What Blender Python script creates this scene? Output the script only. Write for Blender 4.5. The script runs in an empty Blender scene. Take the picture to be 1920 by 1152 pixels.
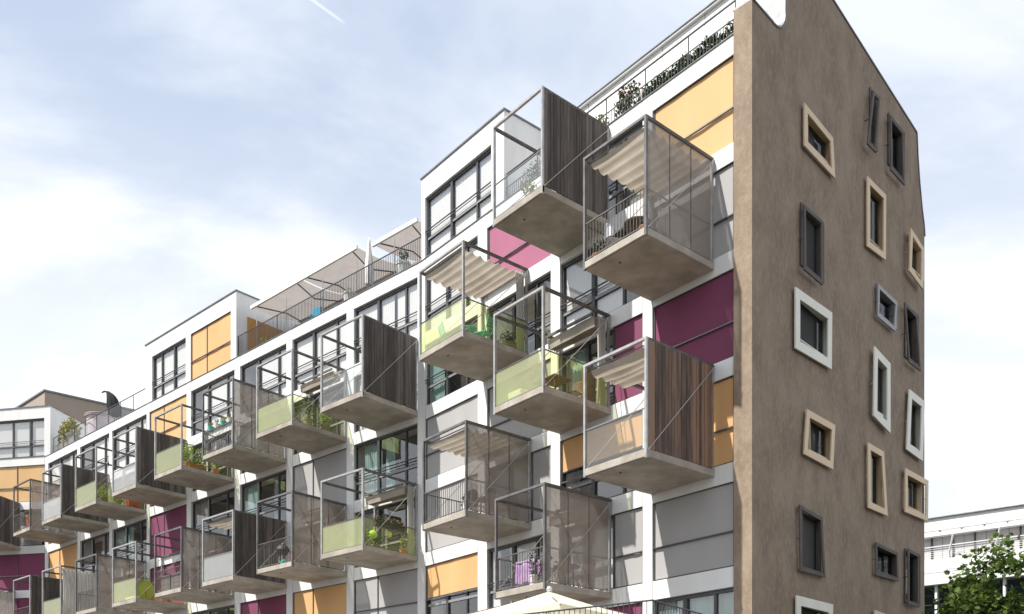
import bpy, math, random
from mathutils import Vector, Matrix
from mathutils.geometry import tessellate_polygon

R = math.radians
rng = random.Random(7)
scene = bpy.context.scene
col = scene.collection

# ------------------------------------------------------------------ camera
cam_d = bpy.data.cameras.new('camera')
cam = bpy.data.objects.new('camera', cam_d)
col.objects.link(cam)
cam.location = (0, 0, 1.6)
cam.rotation_euler = (R(90), 0, 0)
cam_d.sensor_width = 36.0
cam_d.lens = 1730 / 1920 * 36.0
cam_d.shift_y = (1415 - 576) / 1920
cam_d.clip_start = 0.1
cam_d.clip_end = 6000
scene.camera = cam

# ------------------------------------------------------------------ sun, sky, exposure
SUN = Vector((-0.985, -0.380, 1.47)).normalized()          # towards the sun
sun_d = bpy.data.lights.new('sun', 'SUN')
sun_d.energy = 4.3
sun_d.angle = R(0.8)
sun_d.color = (1.0, 0.955, 0.88)
sun = bpy.data.objects.new('sun', sun_d)
col.objects.link(sun)
sun.location = SUN * 200
sun.rotation_euler = SUN.to_track_quat('Z', 'Y').to_euler()

world = bpy.data.worlds.new('World')
scene.world = world
world.use_nodes = True
wn, wl = world.node_tree.nodes, world.node_tree.links
wn.clear()


def wnode(t, **kw):
    n = wn.new(t)
    for k, v in kw.items():
        setattr(n, k, v)
    return n


def wmath(op, a, b=None, c=None, clamp=False):
    n = wn.new('ShaderNodeMath')
    n.operation = op
    n.use_clamp = clamp
    for i, x in enumerate((a, b, c)):
        if x is None:
            continue
        if isinstance(x, (int, float)):
            n.inputs[i].default_value = x
        else:
            wl.new(x, n.inputs[i])
    return n.outputs[0]


def wramp(v, lo, hi):
    n = wn.new('ShaderNodeMapRange')
    n.interpolation_type = 'SMOOTHSTEP'
    wl.new(v, n.inputs[0])
    n.inputs[1].default_value = lo
    n.inputs[2].default_value = hi
    return n.outputs[0]


sky = wnode('ShaderNodeTexSky', sky_type='NISHITA', sun_disc=False)
sky.sun_elevation = math.asin(SUN.z)
sky.sun_rotation = math.atan2(SUN.x, SUN.y)
sky.air_density = 1.0
sky.dust_density = 1.5
tc = wnode('ShaderNodeTexCoord')
sep = wnode('ShaderNodeSeparateXYZ')
wl.new(tc.outputs['Generated'], sep.inputs[0])
den = wmath('ADD', wmath('MAXIMUM', sep.outputs[2], 0.0), 0.35)
cmb = wnode('ShaderNodeCombineXYZ')
wl.new(wmath('DIVIDE', sep.outputs[0], den), cmb.inputs[0])
wl.new(wmath('DIVIDE', sep.outputs[1], den), cmb.inputs[1])
n1 = wnode('ShaderNodeTexNoise')
n1.inputs['Scale'].default_value = 2.6
n1.inputs['Detail'].default_value = 7
n1.inputs['Roughness'].default_value = 0.55
n1.inputs['Distortion'].default_value = 0.35
mp = wnode('ShaderNodeMapping')
mp.inputs['Location'].default_value = (3.6, 0.9, 0)
mp.inputs['Rotation'].default_value = (0, 0, R(-35))
mp.inputs['Scale'].default_value = (0.8, 1.5, 1)
wl.new(cmb.outputs[0], mp.inputs[0])
wl.new(mp.outputs[0], n1.inputs['Vector'])
cloud = wramp(n1.outputs['Fac'], 0.38, 0.66)
# cloud cover thickens towards the horizon
low = wramp(sep.outputs[2], 0.60, 0.32)
cover = wmath('ADD', wmath('MULTIPLY', cloud, 0.62), wmath('MULTIPLY', low, 0.62), clamp=True)
cover = wmath('ADD', wmath('MULTIPLY', cover, 0.95), 0.05, clamp=True)


# one aircraft trail, a short great-circle streak at a fixed direction of the sky
def pixdir(x, y):
    return Vector(((x - 960) / 1730, 1, (1415 - y) / 1730)).normalized()


d1, d2 = pixdir(560, -18), pixdir(652, 48)
nrm = d1.cross(d2).normalized()
along = nrm.cross(d1).normalized()


def wdot(v):
    n = wn.new('ShaderNodeVectorMath')
    n.operation = 'DOT_PRODUCT'
    wl.new(tc.outputs['Generated'], n.inputs[0])
    n.inputs[1].default_value = v
    return n.outputs['Value']


dist = wmath('ABSOLUTE', wdot(nrm))
tr = wramp(dist, 0.0017, 0.0004)
lim = d2.dot(along)
tr = wmath('MULTIPLY', tr, wramp(wdot(along), lim + 0.001, lim - 0.012))
tr = wmath('MULTIPLY', tr, wramp(wdot(along), -0.25, -0.05))
cover = wmath('ADD', cover, wmath('MULTIPLY', tr, 0.36), clamp=True)

mix = wnode('ShaderNodeMixRGB')
wl.new(cover, mix.inputs[0])
bluemix = wnode('ShaderNodeMixRGB')
bluemix.inputs[0].default_value = 0.8
wl.new(sky.outputs[0], bluemix.inputs[1])
bluemix.inputs[2].default_value = (4.55, 5.3, 6.65, 1)
wl.new(bluemix.outputs[0], mix.inputs[1])
mix.inputs[2].default_value = (8.3, 8.5, 8.8, 1)
bg = wnode('ShaderNodeBackground')
bg.inputs['Strength'].default_value = 0.085
wl.new(mix.outputs[0], bg.inputs['Color'])
wo = wnode('ShaderNodeOutputWorld')
wl.new(bg.outputs[0], wo.inputs[0])

scene.view_settings.view_transform = 'Standard'
scene.view_settings.look = 'None'
scene.view_settings.exposure = 0.74
scene.view_settings.gamma = 1.0
scene.cycles.max_bounces = 8
scene.cycles.transparent_max_bounces = 24
scene.cycles.caustics_reflective = False
scene.cycles.caustics_refractive = False


# ------------------------------------------------------------------ materials
def mat(name, c1, c2=None, scale=1.0, stretch=(1, 1, 1), rough=0.6, metal=0.0, bump=0.0, bscale=None,
        detail=5, island=0.0, lo=0.35, hi=0.65, spec=0.5, translucent=0.0, extra=None):
    m = bpy.data.materials.new(name)
    m.use_nodes = True
    nt = m.node_tree
    N, L = nt.nodes, nt.links
    p = N['Principled BSDF']
    p.inputs['Roughness'].default_value = rough
    p.inputs['Metallic'].default_value = metal
    p.inputs['Specular IOR Level'].default_value = spec
    c1 = tuple(c1) + (1,)
    src = None
    geo = N.new('ShaderNodeNewGeometry')
    mapn = N.new('ShaderNodeMapping')
    mapn.inputs['Scale'].default_value = stretch
    L.new(geo.outputs['Position'], mapn.inputs[0])
    if c2 is not None:
        nz = N.new('ShaderNodeTexNoise')
        nz.inputs['Scale'].default_value = scale
        nz.inputs['Detail'].default_value = detail
        L.new(mapn.outputs[0], nz.inputs['Vector'])
        mr = N.new('ShaderNodeMapRange')
        mr.inputs[1].default_value = lo
        mr.inputs[2].default_value = hi
        fac = nz.outputs['Fac']
        if island:
            ma = N.new('ShaderNodeMath')
            ma.operation = 'MULTIPLY_ADD'
            L.new(geo.outputs['Random Per Island'], ma.inputs[0])
            ma.inputs[1].default_value = island
            L.new(fac, ma.inputs[2])
            mb_ = N.new('ShaderNodeMath')
            mb_.operation = 'SUBTRACT'
            L.new(ma.outputs[0], mb_.inputs[0])
            mb_.inputs[1].default_value = island / 2
            fac = mb_.outputs[0]
        L.new(fac, mr.inputs[0])
        mx = N.new('ShaderNodeMixRGB')
        L.new(mr.outputs[0], mx.inputs[0])
        mx.inputs[1].default_value = c1
        mx.inputs[2].default_value = tuple(c2) + (1,)
        src = mx.outputs[0]
        if extra:                                            # a second, finer mottling: (colour, scale, amount)
            n2 = N.new('ShaderNodeTexNoise')
            n2.inputs['Scale'].default_value = extra[1]
            n2.inputs['Detail'].default_value = 6
            L.new(mapn.outputs[0], n2.inputs['Vector'])
            m2 = N.new('ShaderNodeMapRange')
            m2.inputs[1].default_value = 0.45
            m2.inputs[2].default_value = 0.75
            m2.inputs[4].default_value = extra[2]
            L.new(n2.outputs['Fac'], m2.inputs[0])
            x2 = N.new('ShaderNodeMixRGB')
            L.new(m2.outputs[0], x2.inputs[0])
            L.new(src, x2.inputs[1])
            x2.inputs[2].default_value = tuple(extra[0]) + (1,)
            src = x2.outputs[0]
        L.new(src, p.inputs['Base Color'])
    else:
        p.inputs['Base Color'].default_value = c1
    if bump:
        bz = N.new('ShaderNodeTexNoise')
        bz.inputs['Scale'].default_value = bscale or scale * 4
        bz.inputs['Detail'].default_value = 6
        L.new(mapn.outputs[0], bz.inputs['Vector'])
        bp = N.new('ShaderNodeBump')
        bp.inputs['Strength'].default_value = bump
        bp.inputs['Distance'].default_value = 0.02
        L.new(bz.outputs['Fac'], bp.inputs['Height'])
        L.new(bp.outputs[0], p.inputs['Normal'])
    if translucent:
        tl = N.new('ShaderNodeBsdfTranslucent')
        if src:
            L.new(src, tl.inputs['Color'])
        else:
            tl.inputs['Color'].default_value = c1
        ms = N.new('ShaderNodeMixShader')
        ms.inputs[0].default_value = translucent
        L.new(p.outputs[0], ms.inputs[1])
        L.new(tl.outputs[0], ms.inputs[2])
        L.new(ms.outputs[0], N['Material Output'].inputs[0])
    return m


def glass(name, tint, refl=0.12, body=None, body_fac=0.0, rough=0.0):
    """thin pane: tinted transparency, a mirror share that grows at grazing angles, an optional frosted share"""
    m = bpy.data.materials.new(name)
    m.use_nodes = True
    N, L = m.node_tree.nodes, m.node_tree.links
    N.remove(N['Principled BSDF'])
    t = N.new('ShaderNodeBsdfTransparent')
    t.inputs[0].default_value = tuple(tint) + (1,)
    base = t.outputs[0]
    if body:
        d = N.new('ShaderNodeBsdfDiffuse')
        d.inputs[0].default_value = tuple(body) + (1,)
        tl = N.new('ShaderNodeBsdfTranslucent')
        tl.inputs[0].default_value = tuple(body) + (1,)
        md = N.new('ShaderNodeMixShader')
        md.inputs[0].default_value = 0.5
        L.new(d.outputs[0], md.inputs[1])
        L.new(tl.outputs[0], md.inputs[2])
        m1 = N.new('ShaderNodeMixShader')
        m1.inputs[0].default_value = body_fac
        L.new(base, m1.inputs[1])
        L.new(md.outputs[0], m1.inputs[2])
        base = m1.outputs[0]
    g = N.new('ShaderNodeBsdfGlossy')
    g.inputs['Roughness'].default_value = rough
    geo = N.new('ShaderNodeNewGeometry')
    dt = N.new('ShaderNodeVectorMath')
    dt.operation = 'DOT_PRODUCT'
    L.new(geo.outputs['Normal'], dt.inputs[0])
    L.new(geo.outputs['Incoming'], dt.inputs[1])

    def mth(op, x, y, z=None):
        n_ = N.new('ShaderNodeMath')
        n_.operation = op
        for i, v in enumerate((x, y, z)):
            if isinstance(v, (int, float)):
                n_.inputs[i].default_value = v
            elif v is not None:
                L.new(v, n_.inputs[i])
        return n_
    one = mth('SUBTRACT', 1.0, mth('ABSOLUTE', dt.outputs['Value'], 0).outputs[0])
    ma = mth('MULTIPLY_ADD', mth('POWER', one.outputs[0], 4.0).outputs[0], 0.75, refl)
    ma.use_clamp = True
    ms = N.new('ShaderNodeMixShader')
    L.new(ma.outputs[0], ms.inputs[0])
    L.new(base, ms.inputs[1])
    L.new(g.outputs[0], ms.inputs[2])
    L.new(ms.outputs[0], N['Material Output'].inputs[0])
    return m


def mesh_fabric(name, color, hole):
    """perforated screen: an even share of open holes"""
    m = bpy.data.materials.new(name)
    m.use_nodes = True
    N, L = m.node_tree.nodes, m.node_tree.links
    p = N['Principled BSDF']
    p.inputs['Base Color'].default_value = tuple(color) + (1,)
    p.inputs['Roughness'].default_value = 0.55
    t = N.new('ShaderNodeBsdfTransparent')
    tl = N.new('ShaderNodeBsdfTranslucent')
    tl.inputs[0].default_value = tuple(min(1, c * 1.7) for c in color) + (1,)
    mt = N.new('ShaderNodeMixShader')
    mt.inputs[0].default_value = 0.22
    L.new(p.outputs[0], mt.inputs[1])
    L.new(tl.outputs[0], mt.inputs[2])
    ms = N.new('ShaderNodeMixShader')
    ms.inputs[0].default_value = hole
    L.new(mt.outputs[0], ms.inputs[1])
    L.new(t.outputs[0], ms.inputs[2])
    L.new(ms.outputs[0], N['Material Output'].inputs[0])
    return m


M = {
    'white': mat('white_panel', (0.77, 0.77, 0.76), (0.71, 0.71, 0.70), 1.2, (1, 1, 0.35), rough=0.45, detail=6,
                 extra=((0.62, 0.61, 0.59), 2.6, 0.28)),
    'inner': mat('dark_interior', (0.035, 0.034, 0.033), (0.06, 0.055, 0.05), 0.6, rough=0.9),  # near-black so windows look dark: the rooms' shade is put into the colour
    'roof': mat('roof_membrane', (0.30, 0.29, 0.28), (0.36, 0.35, 0.33), 0.8, rough=0.9),
    'stucco': mat('brown_stucco', (0.215, 0.162, 0.118), (0.30, 0.234, 0.175), 1.5, (1, 1, 0.6), rough=0.92, bump=0.6,
                  bscale=18, detail=12, lo=0.32, hi=0.68, extra=((0.39, 0.305, 0.215), 7.5, 0.5)),
    'coping': mat('zinc_coping', (0.16, 0.16, 0.165), (0.22, 0.22, 0.22), 3, rough=0.4, metal=0.6),
    'steel': mat('galvanised_steel', (0.34, 0.34, 0.34), (0.46, 0.46, 0.455), 4, rough=0.42, metal=0.45, extra=((0.28, 0.26, 0.24), 9, 0.3)),
    'beam': mat('weathered_steel_beam', (0.085, 0.078, 0.072), (0.15, 0.14, 0.13), 4, rough=0.6, metal=0.2),  # dark steel of bars and rails; also carries the shade of side and back beams
    'steel_dark': mat('dark_galvanised_steel', (0.11, 0.108, 0.108), (0.18, 0.178, 0.178), 4, rough=0.45, metal=0.3),
    'cable': mat('steel_rod', (0.42, 0.40, 0.38), rough=0.4, metal=0.5),
    'concrete': mat('balcony_concrete', (0.30, 0.265, 0.225), (0.44, 0.40, 0.345), 1.3, rough=0.9, bump=0.35, bscale=22, detail=9,
                    extra=((0.26, 0.225, 0.185), 3.0, 0.5)),
    'dark': mat('anthracite_frame', (0.045, 0.047, 0.052), (0.06, 0.062, 0.066), 3, rough=0.4),
    'grey': mat('grey_frame', (0.24, 0.24, 0.25), rough=0.4),
    'pane': glass('window_glass', (0.98, 0.985, 0.98), 0.20),
    'pane_dim': glass('end_window_glass', (0.7, 0.74, 0.75), 0.02),
    'thin': glass('terrace_glass', (0.93, 0.95, 0.96), 0.03),
    'c_dark': mat('slate_curtain', (0.035, 0.037, 0.04), rough=0.9),  # the dark of the room behind is put into this cloth colour
    'clear': glass('clear_guard_glass', (0.86, 0.90, 0.91), 0.07, (0.75, 0.78, 0.78), 0.16, 0.02),
    'frost': glass('frosted_guard_glass', (0.86, 0.90, 0.91), 0.06, (0.80, 0.83, 0.83), 0.55, 0.05),
    'green': glass('green_guard_glass', (0.92, 0.96, 0.68), 0.06, (0.88, 0.94, 0.53), 0.42, 0.02),
    'green_side': glass('clear_green_glass', (0.90, 0.95, 0.60), 0.03, (0.76, 0.82, 0.45), 0.06, 0.0),
    'mesh': mesh_fabric('perforated_screen', (0.32, 0.28, 0.245), 0.40),
    'wood': mat('weathered_boards', (0.056, 0.047, 0.043), (0.165, 0.142, 0.129), 2.2, (5, 5, 0.45), rough=0.8, bump=0.4, bscale=9,
                island=0.75, detail=8, lo=0.15, hi=0.85, extra=((0.03, 0.025, 0.023), 2.5, 0.55)),
    'wood_red': mat('red_brown_boards', (0.075, 0.052, 0.04), (0.27, 0.165, 0.112), 2.2, (5, 5, 0.45), rough=0.75, bump=0.4, bscale=9,
                    island=0.7, detail=7, lo=0.22, hi=0.72),
    'b_orange': mat('orange_blind', (0.66, 0.39, 0.18), (0.615, 0.355, 0.155), 0.9, (1, 1, 0.4), rough=0.85, bump=0.06, bscale=60),
    'b_light': mat('apricot_blind', (0.63, 0.405, 0.20), (0.59, 0.375, 0.175), 0.8, (1, 1, 0.4), rough=0.85, bump=0.06, bscale=60),  # the orange blind in full sun, its brightness put into the colour
    'b_purple': mat('purple_blind', (0.205, 0.05, 0.108), (0.178, 0.042, 0.094), 0.9, (1, 1, 0.4), rough=0.85, bump=0.06, bscale=60),
    'b_pink': mat('pink_blind', (0.36, 0.12, 0.20), (0.33, 0.108, 0.18), 0.9, (1, 1, 0.4), rough=0.85, bump=0.06, bscale=60),  # lit copy of the purple blind, sunlight mixed into the colour
    'b_grey': mat('grey_blind', (0.40, 0.392, 0.39), (0.365, 0.358, 0.355), 0.9, (1, 1, 0.4), rough=0.85, bump=0.06, bscale=60),
    'b_brown': mat('ochre_blind', (0.50, 0.27, 0.08), (0.45, 0.23, 0.07), 0.9, rough=0.85),
    'c_white': mat('white_curtain', (0.86, 0.86, 0.85), rough=0.9, translucent=0.08),
    'c_teal': mat('teal_curtain', (0.40, 0.60, 0.56), rough=0.9, translucent=0.3),
    'c_grey': mat('grey_curtain', (0.42, 0.42, 0.41), rough=0.9, translucent=0.2),
    'cloth': mat('beige_canopy', (0.52, 0.47, 0.40), (0.44, 0.39, 0.33), 1.6, (1, 1, 1), rough=0.95, translucent=0.38, bump=0.15, bscale=8),
    'drape': mat('pale_drape', (0.60, 0.58, 0.55), (0.50, 0.48, 0.45), 2, (3, 3, 0.3), rough=0.95, translucent=0.25),
    'awning': mat('taupe_awning', (0.46, 0.42, 0.395), (0.42, 0.38, 0.36), 2, rough=0.95, translucent=0.4),
    'valance': mat('white_valance', (0.80, 0.79, 0.77), rough=0.8),
    'f_tan': mat('tan_frame', (0.70, 0.535, 0.35), (0.655, 0.495, 0.32), 2, rough=0.5),
    'f_white': mat('ivory_frame', (0.80, 0.78, 0.69), (0.75, 0.73, 0.64), 2, rough=0.5),
    'f_cream': mat('cream_frame', (0.62, 0.58, 0.47), rough=0.5),
    'f_dark': mat('taupe_frame', (0.115, 0.10, 0.092), (0.14, 0.122, 0.112), 2, rough=0.7, spec=0.15),
    'f_grey': mat('mid_grey_frame', (0.30, 0.29, 0.30), rough=0.45),
    'asphalt': mat('asphalt', (0.055, 0.053, 0.05), (0.085, 0.082, 0.078), 0.7, rough=0.95, bump=0.3, bscale=30),
    'paving': mat('pale_paving', (0.17, 0.155, 0.135), (0.14, 0.13, 0.115), 0.9, rough=0.9, bump=0.2, bscale=20),
    'bark': mat('bark', (0.11, 0.08, 0.055), (0.17, 0.13, 0.09), 6, (1, 1, 0.3), rough=0.95, bump=0.6, bscale=20),
    'leaf': mat('tree_leaves', (0.036, 0.082, 0.012), (0.14, 0.20, 0.034), 1.1, rough=0.6, translucent=0.35, island=0.5, lo=0.2, hi=0.8),
    'leaf_dark': mat('dark_leaves', (0.02, 0.05, 0.012), (0.065, 0.11, 0.028), 3, rough=0.55, translucent=0.25, island=0.5, lo=0.2, hi=0.8),
    'leaf_lime': mat('lime_leaves', (0.12, 0.20, 0.025), (0.30, 0.38, 0.06), 3, rough=0.6, translucent=0.35, island=0.5, lo=0.2, hi=0.8),
    'leaf_olive': mat('olive_leaves', (0.16, 0.17, 0.04), (0.34, 0.30, 0.10), 3, rough=0.6, translucent=0.3, island=0.5, lo=0.2, hi=0.8),
    'petal_red': mat('red_petals', (0.50, 0.05, 0.06), rough=0.6, translucent=0.2),
    'petal_pink': mat('pink_petals', (0.40, 0.10, 0.14), rough=0.6, translucent=0.2),
    'petal_yellow': mat('yellow_petals', (0.75, 0.55, 0.08), rough=0.6, translucent=0.2),
    'terracotta': mat('terracotta', (0.52, 0.19, 0.10), (0.45, 0.16, 0.08), 6, rough=0.85),
    'red': mat('red_lacquer', (0.42, 0.06, 0.04), rough=0.5),
    'pot_white': mat('white_pot', (0.72, 0.71, 0.68), rough=0.6),
    'pot_pink': mat('pale_pink_pot', (0.62, 0.52, 0.53), rough=0.7),
    'pot_brown': mat('taupe_planter', (0.23, 0.20, 0.18), rough=0.8),
    'turq': mat('turquoise_paint', (0.06, 0.42, 0.36), rough=0.5),
    'blue': mat('blue_fabric', (0.03, 0.33, 0.52), rough=0.8),
    'teak': mat('teak_wood', (0.10, 0.045, 0.022), (0.17, 0.085, 0.04), 5, (1, 1, 4), rough=0.65),
    'black': mat('black_wicker', (0.022, 0.021, 0.020), rough=0.6),
    'brown': mat('brown_wicker', (0.10, 0.065, 0.045), rough=0.7),
    'silver': mat('silver_wire', (0.62, 0.62, 0.62), rough=0.3, metal=0.7),
    'lilac': mat('lilac_towel', (0.31, 0.19, 0.36), (0.42, 0.29, 0.46), 5, rough=0.95, translucent=0.15),
    'tow_white': mat('white_towel', (0.75, 0.76, 0.77), rough=0.95, translucent=0.2),
    'lime': mat('lime_paper', (0.50, 0.72, 0.06), rough=0.7, translucent=0.3),
    'cream': mat('cream_paper', (0.78, 0.72, 0.50), rough=0.7, translucent=0.3),
    'yellow': mat('yellow_leaf_cloth', (0.30, 0.32, 0.07), rough=0.8, translucent=0.15),
    'parasol': mat('cream_parasol_cloth', (0.84, 0.80, 0.63), (0.80, 0.76, 0.58), 2, rough=0.9, translucent=0.35),
    'furl_white': mat('white_parasol_cloth', (0.76, 0.75, 0.74), rough=0.9, translucent=0.1),
    'furl_dark': mat('anthracite_parasol_cloth', (0.016, 0.018, 0.021), rough=0.9, spec=0.2),
    'zinc_box': mat('taupe_cladding', (0.36, 0.30, 0.24), (0.33, 0.275, 0.22), 0.5, rough=0.8),
    'o_glass': glass('office_glass', (0.42, 0.55, 0.52), 0.22),
    'o_blind': mat('office_louvres', (0.56, 0.54, 0.545), (0.48, 0.465, 0.47), 0.3, (1, 1, 26), rough=0.7),
    'o_white': mat('office_cladding', (0.84, 0.84, 0.83), (0.79, 0.79, 0.78), 0.6, rough=0.5),
    'o_room': mat('office_rooms', (0.22, 0.28, 0.26), (0.42, 0.50, 0.45), 0.6, rough=0.9),
    'lamp': mat('lamp_tube', (0.85, 0.85, 0.86), rough=0.4),
}


# ------------------------------------------------------------------ mesh builder
class MB:
    def __init__(self):
        self.v, self.f = [], []

    def add(self, verts, faces):
        o = len(self.v)
        self.v += [tuple(p) for p in verts]
        self.f += [tuple(i + o for i in f) for f in faces]
        return self

    def box(self, x0, x1, y0, y1, z0, z1):
        self.add([(x0, y0, z0), (x1, y0, z0), (x1, y1, z0), (x0, y1, z0), (x0, y0, z1), (x1, y0, z1), (x1, y1, z1), (x0, y1, z1)],
                 [(0, 3, 2, 1), (4, 5, 6, 7), (0, 1, 5, 4), (1, 2, 6, 5), (2, 3, 7, 6), (3, 0, 4, 7)])
        return self

    def bbox(self, x0, x1, y0, y1, z0, z1, b=0.012):
        """box with its long edges chamfered (octagonal section along the longest axis kept simple: 24 verts)"""
        vs, X, Y, Z = [], (x0, x1), (y0, y1), (z0, z1)
        idx = {}
        for i in (0, 1):
            for j in (0, 1):
                for k in (0, 1):
                    sx, sy, sz = (b if i == 0 else -b), (b if j == 0 else -b), (b if k == 0 else -b)
                    idx[i, j, k, 'x'] = len(vs); vs.append((X[i], Y[j] + sy, Z[k] + sz))
                    idx[i, j, k, 'y'] = len(vs); vs.append((X[i] + sx, Y[j], Z[k] + sz))
                    idx[i, j, k, 'z'] = len(vs); vs.append((X[i] + sx, Y[j] + sy, Z[k]))
        fs = []
        for i in (0, 1):
            q = [idx[i, 0, 0, 'x'], idx[i, 1, 0, 'x'], idx[i, 1, 1, 'x'], idx[i, 0, 1, 'x']]
            fs.append(q if i else q[::-1])
            q = [idx[0, i, 0, 'y'], idx[0, i, 1, 'y'], idx[1, i, 1, 'y'], idx[1, i, 0, 'y']]
            fs.append(q if i else q[::-1])
            q = [idx[0, 0, i, 'z'], idx[1, 0, i, 'z'], idx[1, 1, i, 'z'], idx[0, 1, i, 'z']]
            fs.append(q if i else q[::-1])
            for j in (0, 1):
                fs.append((idx[i, j, 0, 'x'], idx[i, j, 1, 'x'], idx[i, j, 1, 'y'], idx[i, j, 0, 'y']))
                fs.append((idx[i, 0, j, 'x'], idx[i, 1, j, 'x'], idx[i, 1, j, 'z'], idx[i, 0, j, 'z']))
                fs.append((idx[0, i, j, 'y'], idx[1, i, j, 'y'], idx[1, i, j, 'z'], idx[0, i, j, 'z']))
                for k in (0, 1):
                    fs.append((idx[i, j, k, 'x'], idx[i, j, k, 'y'], idx[i, j, k, 'z']))
        self.add(vs, fs)
        return self

    def tube(self, p, q, r, n=6, r2=None):
        p, q = Vector(p), Vector(q)
        d = (q - p).normalized()
        a = d.orthogonal().normalized()
        b = d.cross(a)
        r2 = r if r2 is None else r2
        vs = []
        for c, rr in ((p, r), (q, r2)):
            for i in range(n):
                t = 2 * math.pi * i / n
                vs.append(c + (a * math.cos(t) + b * math.sin(t)) * rr)
        fs = [(i, (i + 1) % n, n + (i + 1) % n, n + i) for i in range(n)]
        fs += [tuple(range(n))[::-1], tuple(range(n, 2 * n))]
        self.add(vs, fs)
        return self

    def path(self, pts, r, n=6):
        for a, b in zip(pts[:-1], pts[1:]):
            self.tube(a, b, r, n)
        return self

    def grid(self, fn, nu, nv, close=False):
        vs = [fn(i / nu, j / nv) for j in range(nv + 1) for i in range(nu + 1)]
        w = nu + 1
        self.add(vs, [(j * w + i, j * w + i + 1, (j + 1) * w + i + 1, (j + 1) * w + i) for j in range(nv) for i in range(nu)])
        return self

    def lathe(self, prof, n=14, c=(0, 0, 0)):
        vs, fs = [], []
        for r, z in prof:
            for i in range(n):
                t = 2 * math.pi * i / n
                vs.append((c[0] + r * math.cos(t), c[1] + r * math.sin(t), c[2] + z))
        for k in range(len(prof) - 1):
            for i in range(n):
                fs.append((k * n + i, k * n + (i + 1) % n, (k + 1) * n + (i + 1) % n, (k + 1) * n + i))
        self.add(vs, fs)
        return self

    def prism(self, poly, off):
        """flat polygon of 3D points pushed along off"""
        n = len(poly)
        a = [Vector(p) for p in poly]
        b = [p + Vector(off) for p in a]
        self.add(a + b, [tuple(range(n))[::-1], tuple(range(n, 2 * n))] + [(i, (i + 1) % n, n + (i + 1) % n, n + i) for i in range(n)])
        return self

    def ring(self, outer, inner, y0, y1):
        """frame between two quads given in (x, z), from depth y0 to y1"""
        for i in range(4):
            j = (i + 1) % 4
            q = [outer[i], outer[j], inner[j], inner[i]]
            self.add([(p[0], y0, p[1]) for p in q] + [(p[0], y1, p[1]) for p in q],
                     [(3, 2, 1, 0), (4, 5, 6, 7), (0, 1, 5, 4), (2, 3, 7, 6)])
        return self

    def leaf(self, p, s, r=None):
        r = r or rng
        n = Vector((r.gauss(0, 1), r.gauss(0, 1), r.gauss(0.5, 0.8))).normalized()
        a = n.orthogonal().normalized()
        a.rotate(Matrix.Rotation(r.random() * 6.28, 3, n))
        b = n.cross(a)
        p = Vector(p)
        s *= r.uniform(0.7, 1.3)
        self.add([p - a * s * .6, p + b * s * .38 + n * s * .12, p + a * s * .6, p - b * s * .38 + n * s * .12],
                 [(0, 1, 2), (0, 2, 3)])
        return self

    def build(self, name, m, parent=None, loc=(0, 0, 0), rz=0.0, smooth=False):
        me = bpy.data.meshes.new(name)
        me.from_pydata(self.v, [], self.f)
        me.materials.append(m)
        if smooth:
            for p in me.polygons:
                p.use_smooth = True
        me.update()
        o = bpy.data.objects.new(name, me)
        col.objects.link(o)
        if parent:
            o.parent = parent
        o.location = loc
        o.rotation_euler = (0, 0, rz)
        return o


def shared(name, src, parent, loc=(0, 0, 0), rz=0.0):
    o = bpy.data.objects.new(name, src.data)
    col.objects.link(o)
    o.parent = parent
    o.location = loc
    o.rotation_euler = (0, 0, rz)
    return o


def tag(o, label, cat, group=None, kind=None):
    if label:
        o['label'] = label
        o['category'] = cat
    if group:
        o['group'] = group
    if kind:
        o['kind'] = kind
    return o


def thing(name, label, cat, loc=(0, 0, 0), rz=0.0, group=None):
    o = bpy.data.objects.new(name, None)
    o.empty_display_size = 0.2
    col.objects.link(o)
    o.location = loc
    o.rotation_euler = (0, 0, rz)
    return tag(o, label, cat, group)


# ------------------------------------------------------------------ facade frames: s along the wall, d outwards, z up
class Facet:
    def __init__(self, ox, oy, ang):
        a = R(ang)
        self.o = Vector((ox, oy, 0))
        self.u = Vector((-math.sin(a), math.cos(a), 0))
        self.n = Vector((-math.cos(a), -math.sin(a), 0))
        self.rz = math.atan2(self.u.y, self.u.x)

    def P(self, s, d, z=0.0):
        return self.o + self.u * s + self.n * d + Vector((0, 0, z))


FA = Facet(6.064, 25.098, 39.773)
SB = 15.119
pb = FA.P(SB, 0)
FB = Facet(pb.x, pb.y, 48.4)
SC = 36.063
pc = FB.P(SC, 0)
FC = Facet(pc.x, pc.y, 79.0)
# the end wall frame runs the other way: x = -t (t along the wall, away from the corner), y outwards
EA = R(44)
E_T = Vector((math.sin(EA), math.cos(EA), 0))
E_N = Vector((math.cos(EA), -math.sin(EA), 0))
E_O = FA.P(-0.553, 0)
E_RZ = math.atan2(-E_T.y, -E_T.x)


def EP(t, n, z=0.0):
    return E_O + E_T * t + E_N * n + Vector((0, 0, z))


# ------------------------------------------------------------------ ground
MB().add([(-1500, -1500, 0), (1500, -1500, 0), (1500, 2500, 0), (-1500, 2500, 0)], [(0, 1, 2, 3)])
g = MB()
g.add([(-1500, -1500, 0), (1500, -1500, 0), (1500, 2500, 0), (-1500, 2500, 0)], [(0, 1, 2, 3)])
tag(g.build('ground', M['asphalt']), None, None, kind='structure')
g = MB()
g.prism([FA.P(-1, 0.05), FA.P(15.0, 0.05), FB.P(36, 0.05), FB.P(36, 14), FA.P(-6, 14)], (0, 0, 0.13))
tag(g.build('pavement', M['paving']), None, None, kind='structure')

# ------------------------------------------------------------------ the apartment building
bld = thing('apartment_building', 'long white apartment block with coloured blinds, box balconies and a brown end wall',
            'building', FA.P(0, 0))
B0 = bld.location.copy()


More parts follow.
